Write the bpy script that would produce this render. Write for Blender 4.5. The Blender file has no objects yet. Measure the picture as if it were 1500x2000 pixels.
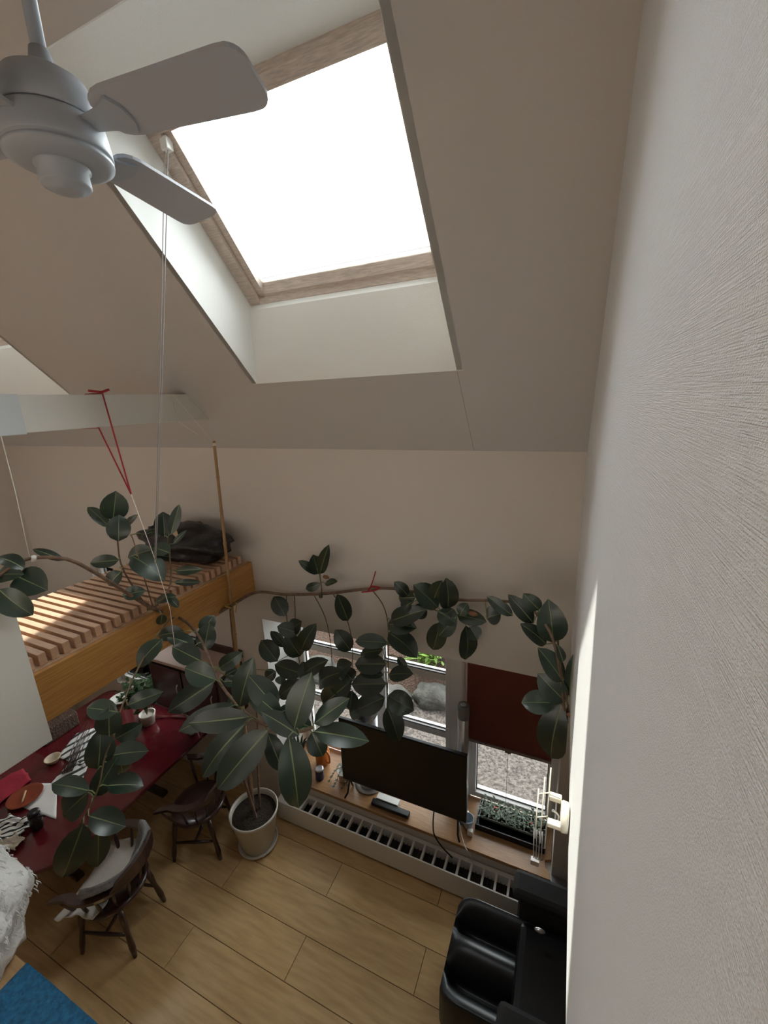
import bpy, bmesh, math, random
from mathutils import Vector, Matrix, noise
random.seed(7)
S = bpy.context.scene
COL = S.collection

# ---------------------------------------------------------------- camera
H = 3.9                                   # eye height above the ground floor, metres
YAW, PITCH, ROLL, FPX = -0.423676, 0.260367, 0.040330, 819.4477
EYE = Vector((0, 0, H))
_f = Vector((math.sin(YAW)*math.cos(PITCH), math.cos(YAW)*math.cos(PITCH), -math.sin(PITCH)))
_r = Vector((math.cos(YAW), -math.sin(YAW), 0))
_d = _f.cross(_r)
RT = math.cos(ROLL)*_r + math.sin(ROLL)*_d
DN = -math.sin(ROLL)*_r + math.cos(ROLL)*_d
cam_d = bpy.data.cameras.new('camera')
cam = bpy.data.objects.new('camera', cam_d)
COL.objects.link(cam)
cam_d.sensor_fit = 'HORIZONTAL'
cam_d.sensor_width = 36.0
cam_d.lens = 36.0*FPX/1500.0
cam_d.clip_start = 0.01
cam.matrix_world = Matrix((
    (RT.x, -DN.x, -_f.x, EYE.x), (RT.y, -DN.y, -_f.y, EYE.y), (RT.z, -DN.z, -_f.z, EYE.z), (0, 0, 0, 1)))
S.camera = cam

# ---------------------------------------------------------------- world, sun, exposure
world = bpy.data.worlds.new('overcast_sky')
S.world = world
world.use_nodes = True
bg = world.node_tree.nodes['Background']
bg.inputs['Color'].default_value = (0.93, 0.97, 1.0, 1)
bg.inputs['Strength'].default_value = 1.75
sun_d = bpy.data.lights.new('sun', 'SUN')
sun_d.energy = 1.15
sun_d.angle = math.radians(1.5)
sun_d.color = (1.0, 0.95, 0.86)
sun = bpy.data.objects.new('sun', sun_d)
COL.objects.link(sun)
SUN_DIR = Vector((0.756, -0.50, -1.51)).normalized()
sun.rotation_euler = SUN_DIR.to_track_quat('-Z', 'Y').to_euler()
sun.location = (-8, 6, 16)
vs = S.view_settings
vs.view_transform = 'Standard'
vs.look = 'None'
vs.gamma = 1.0
vs.use_curve_mapping = False
vs.exposure = 2.72
S.cycles.max_bounces = 14
S.cycles.diffuse_bounces = 8
S.cycles.transparent_max_bounces = 16

# sky portals in the daylight openings (they emit nothing, they only guide sampling)
def portal(name, loc, zdir, w, h, ydir=(1, 0, 0)):
    d = bpy.data.lights.new(name, 'AREA')
    d.shape = 'RECTANGLE'; d.size = w; d.size_y = h
    o = bpy.data.objects.new(name, d); COL.objects.link(o)
    z = -Vector(zdir).normalized(); x = Vector(ydir); x = (x - x.dot(z)*z).normalized(); y = z.cross(x)
    o.matrix_world = Matrix(((x.x, y.x, z.x, loc[0]), (x.y, y.y, z.y, loc[1]), (x.z, y.z, z.z, loc[2]), (0, 0, 0, 1)))
    d.cycles.is_portal = True
    return o

# ---------------------------------------------------------------- measuring helpers
def ray(x, y):
    return RT*((x-750)/FPX) + DN*((y-1000)/FPX) + _f
def onz(x, y, z):
    d = ray(x, y); return EYE + d*((z-H)/d.z)
def ony(x, y, Y):
    d = ray(x, y); return EYE + d*(Y/d.y)
def onx(x, y, X):
    d = ray(x, y); return EYE + d*(X/d.x)
def at(x, y, dep):
    return EYE + ray(x, y)*dep

# ---------------------------------------------------------------- materials
MATS = {}
def nt(m): return m.node_tree.nodes, m.node_tree.links
def mat(name, col, rough=0.6, spec=0.5, metal=0.0, var=0.0, vscale=8.0, bump=0.0, bscale=60.0,
        stretch=(1, 1, 1), coat=0.0, trans=0.0, col2=None, detail=4.0, objvar=0.0):
    if name in MATS: return MATS[name]
    m = bpy.data.materials.new(name); m.use_nodes = True
    n, l = nt(m); b = n['Principled BSDF']
    b.inputs['Base Color'].default_value = (*col, 1)
    b.inputs['Roughness'].default_value = rough
    b.inputs['Specular IOR Level'].default_value = spec
    b.inputs['Metallic'].default_value = metal
    b.inputs['Coat Weight'].default_value = coat
    b.inputs['Coat Roughness'].default_value = 0.08
    if trans: b.inputs['Transmission Weight'].default_value = trans
    need = var or bump or col2 or objvar
    if need:
        tc = n.new('ShaderNodeTexCoord'); mp = n.new('ShaderNodeMapping')
        mp.inputs['Scale'].default_value = stretch
        l.new(tc.outputs['Object'], mp.inputs['Vector'])
    if var or col2 or objvar:
        ns = n.new('ShaderNodeTexNoise'); ns.inputs['Scale'].default_value = vscale
        ns.inputs['Detail'].default_value = detail
        l.new(mp.outputs['Vector'], ns.inputs['Vector'])
        rp = n.new('ShaderNodeValToRGB')
        c2 = col2 if col2 else tuple(max(0, c*(1-var)) for c in col)
        c1 = col if col2 else tuple(min(1, c*(1+var)) for c in col)
        rp.color_ramp.elements[0].position = 0.3; rp.color_ramp.elements[1].position = 0.7
        rp.color_ramp.elements[0].color = (*c2, 1); rp.color_ramp.elements[1].color = (*c1, 1)
        l.new(ns.outputs['Fac'], rp.inputs['Fac'])
        out = rp.outputs['Color']
        if objvar:
            oi = n.new('ShaderNodeObjectInfo'); mr = n.new('ShaderNodeMapRange')
            mr.inputs['To Min'].default_value = 1-objvar; mr.inputs['To Max'].default_value = 1+objvar
            l.new(oi.outputs['Random'], mr.inputs['Value'])
            hs = n.new('ShaderNodeHueSaturation'); l.new(mr.outputs['Result'], hs.inputs['Value'])
            l.new(out, hs.inputs['Color']); out = hs.outputs['Color']
            ad = n.new('ShaderNodeVectorMath'); ad.operation = 'ADD'
            ml = n.new('ShaderNodeVectorMath'); ml.operation = 'SCALE'; ml.inputs['Scale'].default_value = 37.0
            cb = n.new('ShaderNodeCombineXYZ')
            for k in range(3): l.new(oi.outputs['Random'], cb.inputs[k])
            l.new(cb.outputs['Vector'], ml.inputs[0]); l.new(ml.outputs['Vector'], ad.inputs[0])
            l.new(mp.outputs['Vector'], ad.inputs[1]); l.new(ad.outputs['Vector'], ns.inputs['Vector'])
        l.new(out, b.inputs['Base Color'])
    if bump:
        nb = n.new('ShaderNodeTexNoise'); nb.inputs['Scale'].default_value = bscale; nb.inputs['Detail'].default_value = 3
        l.new(mp.outputs['Vector'], nb.inputs['Vector'])
        bp = n.new('ShaderNodeBump'); bp.inputs['Strength'].default_value = 1.0; bp.inputs['Distance'].default_value = bump
        l.new(nb.outputs['Fac'], bp.inputs['Height']); l.new(bp.outputs['Normal'], b.inputs['Normal'])
    MATS[name] = m
    return m

def wallpaper(name, col, along, across, depth):
    """woven relief wallpaper: long threads along one direction crossed by short ones"""
    m = bpy.data.materials.new(name); m.use_nodes = True
    n, l = nt(m); b = n['Principled BSDF']
    b.inputs['Base Color'].default_value = (*col, 1)
    b.inputs['Roughness'].default_value = 0.62
    b.inputs['Specular IOR Level'].default_value = 0.35
    tc = n.new('ShaderNodeTexCoord')
    hs = []
    for sc, w in ((along, 1.0), (across, 0.75)):
        mp = n.new('ShaderNodeMapping'); mp.inputs['Scale'].default_value = sc
        l.new(tc.outputs['Object'], mp.inputs['Vector'])
        ns = n.new('ShaderNodeTexNoise'); ns.inputs['Scale'].default_value = 1.0; ns.inputs['Detail'].default_value = 1.5
        l.new(mp.outputs['Vector'], ns.inputs['Vector'])
        mu = n.new('ShaderNodeMath'); mu.operation = 'MULTIPLY'; mu.inputs[1].default_value = w
        l.new(ns.outputs['Fac'], mu.inputs[0]); hs.append(mu)
    ad = n.new('ShaderNodeMath'); ad.operation = 'ADD'
    l.new(hs[0].outputs[0], ad.inputs[0]); l.new(hs[1].outputs[0], ad.inputs[1])
    mr = n.new('ShaderNodeMapRange'); mr.interpolation_type = 'SMOOTHSTEP'
    mr.inputs['From Min'].default_value = 0.62; mr.inputs['From Max'].default_value = 1.12
    l.new(ad.outputs[0], mr.inputs['Value'])
    bp = n.new('ShaderNodeBump'); bp.inputs['Strength'].default_value = 1.0; bp.inputs['Distance'].default_value = depth
    l.new(mr.outputs['Result'], bp.inputs['Height']); l.new(bp.outputs['Normal'], b.inputs['Normal'])
    MATS[name] = m
    return m

WALL = wallpaper('warm_white_wallpaper', (0.665, 0.62, 0.575), (350, 120, 350), (130, 350, 130), 0.00015)  # beige, also kept darker than the right wall to deepen the light contrast
CEIL = wallpaper('ceiling_wallpaper', (0.58, 0.562, 0.548), (120, 350, 350), (350, 130, 130), 0.00015)  # the ceiling's weaker light is partly put into this darker colour
RELIEF = wallpaper('woven_relief_wallpaper', (0.91, 0.915, 0.925), (300, 18, 760), (300, 480, 760), 0.0011)  # colour raised to carry the skylight's brightness on this wall
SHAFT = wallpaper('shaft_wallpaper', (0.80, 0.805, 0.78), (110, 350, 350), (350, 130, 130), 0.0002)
M_WHITE = mat('white_paint', (0.78, 0.77, 0.74), 0.45)
M_PANEL = mat('white_panel_paint', (0.70, 0.70, 0.66), 0.5)
M_FRAMEWOOD = mat('pale_weathered_wood', (0.56, 0.48, 0.42), 0.5, var=0.2, vscale=6, stretch=(3, 30, 30))
M_PVC = mat('white_window_plastic', (0.72, 0.71, 0.69), 0.35)
M_GASKET = mat('black_gasket', (0.02, 0.02, 0.02), 0.6)
M_FLOOR = mat('oak_laminate', (0.66, 0.445, 0.215), 0.28, spec=0.5, col2=(0.50, 0.32, 0.145), vscale=3.5, stretch=(1.2, 9, 9), objvar=0.07)
M_JOINT = mat('dark_joint', (0.10, 0.06, 0.025), 0.8)
M_SILL = mat('beech_sill_wood', (0.47, 0.27, 0.13), 0.28, col2=(0.36, 0.19, 0.085), vscale=5, stretch=(1.5, 14, 14))
M_DECK = mat('golden_pine_board', (0.56, 0.285, 0.085), 0.42, col2=(0.38, 0.175, 0.048), vscale=5, stretch=(6, 1.0, 22))
M_SLAT = mat('spruce_slat', (0.62, 0.41, 0.27), 0.45, col2=(0.50, 0.31, 0.195), vscale=6, stretch=(1.5, 25, 25), objvar=0.08)
M_BEAM = mat('painted_beam', (0.66, 0.65, 0.61), 0.5)
M_FAN = mat('hazy_fan_enamel', (0.40, 0.44, 0.49), 0.38)  # bluish haze in front of the fan is put into its colour
M_FANB = mat('fan_blade_laminate', (0.46, 0.48, 0.53), 0.5)
M_LEAF = None
M_BARK = mat('rubber_plant_bark', (0.17, 0.105, 0.07), 0.7, var=0.3, vscale=30)
M_SHOOT = mat('brown_green_shoot', (0.14, 0.10, 0.05), 0.6, var=0.3, vscale=30)
M_BUD = mat('russet_leaf_sheath', (0.26, 0.12, 0.06), 0.6)
M_BAMBOO = mat('bamboo_cane', (0.34, 0.20, 0.085), 0.45, var=0.25, vscale=10, stretch=(30, 30, 3))
M_POT = mat('pale_ceramic_pot', (0.56, 0.52, 0.45), 0.4)
M_SOIL = mat('potting_soil', (0.035, 0.024, 0.016), 0.95, var=0.6, vscale=60, bump=0.01, bscale=70)
M_TABLE = mat('wine_red_lacquer', (0.095, 0.008, 0.012), 0.13, spec=0.5, coat=0.5, var=0.25, vscale=3)
M_CHAIR = mat('dark_walnut_chair', (0.045, 0.019, 0.014), 0.28, coat=0.3, var=0.3, vscale=10)
M_GREYC = mat('grey_wool_cloth', (0.23, 0.22, 0.21), 0.9, var=0.2, vscale=40, bump=0.004, bscale=120)
M_WHITEC = mat('off_white_cloth', (0.66, 0.62, 0.56), 0.9, bump=0.004, bscale=60)
M_BLACKP = mat('black_plastic', (0.012, 0.012, 0.013), 0.35)
M_SCREEN = mat('black_screen_glass', (0.004, 0.004, 0.005), 0.16, spec=0.35)
M_DARKMET = mat('dark_heater_fins', (0.025, 0.018, 0.014), 0.6)
M_SILVER = mat('brushed_aluminium', (0.55, 0.55, 0.57), 0.32, metal=0.9)
M_GREYP = mat('mid_grey_plastic', (0.18, 0.18, 0.18), 0.4)
M_BLIND = mat('brick_red_blind_fabric', (0.155, 0.036, 0.022), 0.85, var=0.08, vscale=4, bump=0.0004, bscale=700)
M_LEATH = mat('black_leatherette', (0.011, 0.012, 0.014), 0.34, bump=0.0006, bscale=300)
M_CHARC = mat('charcoal_fabric', (0.035, 0.035, 0.036), 0.85, bump=0.001, bscale=300)
M_BAG = mat('black_bin_bag', (0.013, 0.013, 0.015), 0.38, bump=0.012, bscale=14)
M_RED = mat('red_string', (0.36, 0.02, 0.03), 0.7)
M_STRING = mat('white_string', (0.75, 0.72, 0.66), 0.8)
M_CORD = mat('grey_cord', (0.30, 0.28, 0.27), 0.7)
M_YELLOW = mat('yellow_twine', (0.50, 0.34, 0.08), 0.7)
M_IVORY = mat('ivory_plastic', (0.74, 0.71, 0.60), 0.35)
M_FUR = mat('white_fleece', (0.80, 0.80, 0.79), 0.95, bump=0.01, bscale=50)
M_BLUE = mat('blue_bath_mat', (0.012, 0.12, 0.25), 0.95, var=0.35, vscale=90, bump=0.006, bscale=260)
M_LEDGE = mat('plywood_ledge', (0.42, 0.27, 0.13), 0.5, col2=(0.30, 0.18, 0.085), vscale=6, stretch=(2, 18, 18))

def leaf_mats():
    m = bpy.data.materials.new('rubber_leaf_green'); m.use_nodes = True
    n, l = nt(m); b = n['Principled BSDF']
    b.inputs['Roughness'].default_value = 0.33
    b.inputs['Specular IOR Level'].default_value = 0.75
    tc = n.new('ShaderNodeTexCoord')
    ns = n.new('ShaderNodeTexNoise'); ns.inputs['Scale'].default_value = 9.0
    l.new(tc.outputs['Object'], ns.inputs['Vector'])
    rp = n.new('ShaderNodeValToRGB')
    rp.color_ramp.elements[0].color = (0.016, 0.030, 0.020, 1); rp.color_ramp.elements[1].color = (0.030, 0.054, 0.036, 1)
    l.new(ns.outputs['Fac'], rp.inputs['Fac'])
    oi = n.new('ShaderNodeObjectInfo'); mr = n.new('ShaderNodeMapRange')
    mr.inputs['To Min'].default_value = 0.75; mr.inputs['To Max'].default_value = 1.35
    l.new(oi.outputs['Random'], mr.inputs['Value'])
    hs = n.new('ShaderNodeHueSaturation'); l.new(mr.outputs['Result'], hs.inputs['Value'])
    l.new(rp.outputs['Color'], hs.inputs['Color']); l.new(hs.outputs['Color'], b.inputs['Base Color'])
    MATS['rubber_leaf_green'] = m
    return m
M_LEAF = leaf_mats()
M_RIB = mat('leaf_midrib', (0.21, 0.26, 0.12), 0.5)

def glass_mat(name, tint):
    m = bpy.data.materials.new(name); m.use_nodes = True
    n, l = nt(m)
    for x in list(n):
        if x.type == 'BSDF_PRINCIPLED': n.remove(x)
    out = [x for x in n if x.type == 'OUTPUT_MATERIAL'][0]
    t = n.new('ShaderNodeBsdfTransparent'); t.inputs['Color'].default_value = (*tint, 1)
    g = n.new('ShaderNodeBsdfGlossy'); g.inputs['Roughness'].default_value = 0.02
    fr = n.new('ShaderNodeFresnel'); fr.inputs['IOR'].default_value = 1.25
    mx = n.new('ShaderNodeMixShader')
    l.new(fr.outputs[0], mx.inputs[0]); l.new(t.outputs[0], mx.inputs[1]); l.new(g.outputs[0], mx.inputs[2])
    l.new(mx.outputs[0], out.inputs['Surface'])
    return m
M_GLASS = glass_mat('skylight_glass', (0.94, 0.96, 0.95))
M_WGLASS = glass_mat('dimming_window_glass', (0.70, 0.71, 0.70))  # tint added to dim the bright view outside

# ---------------------------------------------------------------- mesh helpers
BASE = {}                                  # world position of every root / part frame
class MB:
    def __init__(s): s.v, s.f, s.m, s.sm = [], [], [], []
    def add(s, vs, fs, mi=0, smooth=False):
        k = len(s.v); s.v += [Vector(v) for v in vs]
        for f in fs: s.f.append([k+i for i in f]); s.m.append(mi); s.sm.append(smooth)
        return s
    def box(s, x0, x1, y0, y1, z0, z1, mi=0):
        v = [(x0,y0,z0),(x1,y0,z0),(x1,y1,z0),(x0,y1,z0),(x0,y0,z1),(x1,y0,z1),(x1,y1,z1),(x0,y1,z1)]
        return s.add(v, [(0,3,2,1),(4,5,6,7),(0,1,5,4),(1,2,6,5),(2,3,7,6),(3,0,4,7)], mi)
    def hexa(s, c, mi=0):                  # 8 corners, bottom ring then top ring
        return s.add(c, [(0,3,2,1),(4,5,6,7),(0,1,5,4),(1,2,6,5),(2,3,7,6),(3,0,4,7)], mi)
    def obox(s, c, ax, ay, az, mi=0):      # centre and three half-axis vectors
        c, ax, ay, az = map(Vector, (c, ax, ay, az))
        return s.hexa([c-ax-ay-az, c+ax-ay-az, c+ax+ay-az, c-ax+ay-az, c-ax-ay+az, c+ax-ay+az, c+ax+ay+az, c-ax+ay+az], mi)
    def tube(s, pts, r, n=8, mi=0, caps=True):
        pts = [Vector(p) for p in pts]; N = len(pts)
        rs = r if isinstance(r, (list, tuple)) else [r]*N
        k = len(s.v); up = Vector((0.31, 0.17, 0.93)); prev = None
        for i, p in enumerate(pts):
            t = (pts[min(i+1, N-1)] - pts[max(i-1, 0)])
            t = t.normalized() if t.length > 1e-9 else Vector((0, 0, 1))
            a = prev - t*prev.dot(t) if prev is not None else t.cross(up)
            if a.length < 1e-5: a = t.cross(Vector((1, 0, 0)))
            a.normalize(); prev = a; b = t.cross(a)
            for j in range(n):
                w = 2*math.pi*j/n; s.v.append(p + (a*math.cos(w) + b*math.sin(w))*rs[i])
        for i in range(N-1):
            for j in range(n):
                s.f.append([k+i*n+j, k+i*n+(j+1) % n, k+(i+1)*n+(j+1) % n, k+(i+1)*n+j]); s.m.append(mi); s.sm.append(True)
        if caps:
            s.f.append([k+j for j in reversed(range(n))]); s.m.append(mi); s.sm.append(False)
            s.f.append([k+(N-1)*n+j for j in range(n)]); s.m.append(mi); s.sm.append(False)
        return s
    def lathe(s, c, prof, n=28, mi=0, smooth=True, sx=1.0, sy=1.0):   # prof: (radius, z)
        c = Vector(c); k = len(s.v)
        for r, z in prof:
            for j in range(n):
                w = 2*math.pi*j/n; s.v.append(c + Vector((r*math.cos(w)*sx, r*math.sin(w)*sy, z)))
        for i in range(len(prof)-1):
            for j in range(n):
                s.f.append([k+i*n+j, k+i*n+(j+1) % n, k+(i+1)*n+(j+1) % n, k+(i+1)*n+j]); s.m.append(mi); s.sm.append(smooth)
        s.f.append([k+j for j in reversed(range(n))]); s.m.append(mi); s.sm.append(False)
        s.f.append([k+(len(prof)-1)*n+j for j in range(n)]); s.m.append(mi); s.sm.append(False)
        return s
    def prism(s, poly, z0, z1, mi=0):      # xy polygon
        n = len(poly); k = len(s.v)
        s.v += [Vector((x, y, z0)) for x, y in poly] + [Vector((x, y, z1)) for x, y in poly]
        s.f.append([k+i for i in reversed(range(n))]); s.m.append(mi); s.sm.append(False)
        s.f.append([k+n+i for i in range(n)]); s.m.append(mi); s.sm.append(False)
        for i in range(n):
            s.f.append([k+i, k+(i+1) % n, k+n+(i+1) % n, k+n+i]); s.m.append(mi); s.sm.append(False)
        return s
    def grid(s, fn, nu, nv, mi=0, closed_u=False):
        k = len(s.v)
        for i in range(nu+1):
            for j in range(nv+1): s.v.append(Vector(fn(i/nu, j/nv)))
        for i in range(nu):
            for j in range(nv):
                a = k+i*(nv+1)+j; s.f.append([a, a+nv+1, a+nv+2, a+1]); s.m.append(mi); s.sm.append(True)
        return s
    def ball(s, c, rx, ry, rz, nz=0.0, fr=3.0, nu=20, nv=12, mi=0, seed=0.0):
        c = Vector(c)
        def fn(u, v):
            a = 2*math.pi*u; b = math.pi*(v-0.5)
            d = Vector((math.cos(b)*math.cos(a), math.cos(b)*math.sin(a), math.sin(b)))
            g = 1 + nz*noise.noise(d*fr + Vector((seed, seed*2, 0)))
            return c + Vector((d.x*rx, d.y*ry, d.z*rz))*g
        return s.grid(fn, nu, nv, mi)
    def build(s, name, mats, parent=None, base=None, bevel=0.0, world=True, solid=0.0):
        me = bpy.data.meshes.new(name)
        off = Vector((0, 0, 0))
        if world:
            off = BASE[parent.name] if parent is not None else (Vector(base) if base is not None else off)
        me.from_pydata([tuple(v-off) for v in s.v], [], s.f)
        for m in (mats if isinstance(mats, (list, tuple)) else [mats]): me.materials.append(m)
        for p, mi, sm in zip(me.polygons, s.m, s.sm): p.material_index = mi; p.use_smooth = sm
        me.update()
        o = bpy.data.objects.new(name, me); COL.objects.link(o)
        if parent is not None: o.parent = parent
        elif base is not None and world: o.location = base
        BASE[o.name] = off.copy()
        if bevel:
            b = o.modifiers.new('bevel', 'BEVEL'); b.width = bevel; b.segments = 2; b.limit_method = 'ANGLE'
        if solid:
            b = o.modifiers.new('solidify', 'SOLIDIFY'); b.thickness = solid; b.offset = 0
        return o

def tag(o, label=None, cat=None, group=None, kind=None):
    if label: o['label'] = label
    if cat: o['category'] = cat
    if group: o['group'] = group
    if kind: o['kind'] = kind
    return o
def thing(name, loc, label, cat, group=None, rotz=0.0):
    o = bpy.data.objects.new(name, None); COL.objects.link(o)
    o.location = loc; o.rotation_euler = (0, 0, rotz); o.empty_display_size = 0.1
    BASE[o.name] = Vector(loc)
    return tag(o, label, cat, group)
def struct(o, label, cat=None):
    return tag(o, label, cat, kind='structure')

# ================================================================ SETTING
YW = 2.62; ZC = 3.5733; SL = 1.0425       # back wall plane, eaves height, roof slope
XL, XR, XR2 = -5.80, 0.086, 1.75          # left wall, upper right wall, lower right wall
YB = -2.6; YR = 0.35                      # rear wall, ridge
ZF = 2.40                                 # loft floor
def zc(y): return ZC + SL*(YW-y)
OP = [(-1.82, -0.55), (-4.95, -3.68)]     # skylight openings in X
OY0, OY1 = 1.173, 2.183
WX0, WX1, WZ1 = -2.43, 0.086, 2.06        # window recess
SILL = 0.345; YG = 3.13

# floor of separate planks on a dark bed
fl = MB().box(XL, XR2, YB, YW, -0.06, -0.012).build('floor', M_JOINT, base=(0, 0, -0.012))
struct(fl, 'warm oak laminate floor of wide planks', 'floor')
PL, PW = 1.71, 0.28
proto = {}
rowk = 0; y = 1.20 - 14*PW
while y < YW:
    y1 = min(y+PW, YW)
    if y1 > YB+0.02:
        x = -2.43 if rowk % 2 == 0 else -1.58
        while x > XL: x -= PL
        while x < XR2:
            a, b = max(x, XL), min(x+PL, XR2); yy = max(y, YB)
            if b-a > 0.03:
                key = (round(b-a, 3), round(y1-yy, 3))
                if key not in proto:
                    w, d = key; g = 0.0013
                    mb = MB().hexa([(g,g,-.012),(w-g,g,-.012),(w-g,d-g,-.012),(g,d-g,-.012),
                                    (g+.001,g+.001,0),(w-g-.001,g+.001,0),(w-g-.001,d-g-.001,0),(g+.001,d-g-.001,0)])
                    o = mb.build('plank', M_FLOOR, fl, world=False); proto[key] = o
                else:
                    o = proto[key].copy(); COL.objects.link(o)
                o.parent = fl; o.location = (a, yy, 0.012)
            x += PL
    y += PW; rowk += 1

# back wall with the deep window recess
mb = MB()
W8 = (-4.75, -3.30, 0.78, 2.30)          # window under the deck
mb.box(XL-0.3, W8[0], YW, 3.2, -0.06, ZC); mb.box(W8[1], WX0, YW, 3.2, -0.06, ZC)
mb.box(W8[0], W8[1], YW, 3.2, -0.06, W8[2]); mb.box(W8[0], W8[1], YW, 3.2, W8[3], ZC)
mb.box(WX0, XR2+0.3, YW, 3.2, WZ1, ZC)
mb.box(WX0, WX1, YW, 3.2, -0.06, SILL-0.03)
mb.box(WX1, XR2+0.3, YW, 3.2, -0.06, WZ1)
struct(mb.build('wall_back', WALL, base=(-2, YW, 0)), 'beige papered back wall above the window recess', 'wall')
# piers between the three windows, at the bottom of the recess
WIN = [(-2.40, -1.60), (-1.50, -0.82), (-0.63, 0.06)]
mb = MB()
for a, b in ((WX0, WIN[0][0]), (WIN[0][1], WIN[1][0]), (WIN[1][1], WIN[2][0]), (WIN[2][1], WX1)):
    mb.box(a, b, YG-0.05, 3.2, SILL-0.03, WZ1)
struct(mb.build('trim_1', M_PVC, base=(-1.2, YG, SILL)), 'white piers standing between the windows', 'trim')
struct(MB().box(WX0+0.001, WX0+0.012, YW+0.004, YG-0.05, SILL, WZ1-0.002).build('trim_2', M_WHITE, base=(WX0, 2.9, SILL)),
       'cream reveal panel at the left end of the window recess', 'trim')
struct(MB().box(XL-0.3, XL, YB-0.3, 3.2, -0.06, 6.2).build('wall_left', WALL, base=(XL, 0, 0)), 'far left wall behind the hanging deck', 'wall')
struct(MB().box(XR, XR+0.12, YB, YW, ZF, 6.2).build('wall_right', RELIEF, base=(XR, 0, ZF)),
       'pale grey right wall in coarse woven relief wallpaper, close to the viewer', 'wall')
struct(MB().box(XR2, XR2+0.3, YB-0.3, 3.2, -0.06, ZF+0.2).build('wall_lower_right', WALL, base=(XR2, 0, 0)), 'lower right wall of the alcove under the loft', 'wall')
struct(MB().box(XL-0.3, XR2+0.3, YB-0.3, YB, -0.06, 6.2).build('wall_rear', WALL, base=(0, YB, 0)), 'wall behind the viewer', 'wall')
struct(MB().box(XR+0.12, XR2+0.3, YB-0.3, YW, ZF, ZF+0.15).build('ceiling_alcove', CEIL, base=(1, 0, ZF)), 'flat ceiling of the alcove beside the loft wall', 'ceiling')

# sloped ceiling with two openings, and the other slope behind the viewer
def roof(yf, name, label, holes=True):
    mb = MB(); th = 0.012
    xs = [XL, OP[1][0], OP[1][1], OP[0][0], OP[0][1], XR]
    ys = [YW, OY1, OY0, YR]
    for i in range(5):
        for j in range(3):
            if holes and j == 1 and i in (1, 3): continue
            xa, xb, ya, yb = xs[i], xs[i+1], ys[j], ys[j+1]
            A = [(xa, yf(ya), zc(ya)), (xb, yf(ya), zc(ya)), (xb, yf(yb), zc(yb)), (xa, yf(yb), zc(yb))]
            mb.hexa(A + [(p[0], p[1], p[2]+th) for p in A])
    return struct(mb.build(name, CEIL, base=(-2, yf(YW), ZC)), label, 'ceiling')
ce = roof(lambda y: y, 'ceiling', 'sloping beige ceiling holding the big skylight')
q = [(-.552, OY1+.004), (-.5495, OY1+.004), (-.5495, YW-.004), (-.552, YW-.004)]
MB().hexa([(a, b, zc(b)-.0012) for a, b in q] + [(a, b, zc(b)+.001) for a, b in q]).build('seam', mat('paper_seam', (0.33, 0.29, 0.26), 0.8), ce)
roof(lambda y: 2*YR-y, 'ceiling_rear', 'ceiling slope behind the viewer', False)

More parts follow.
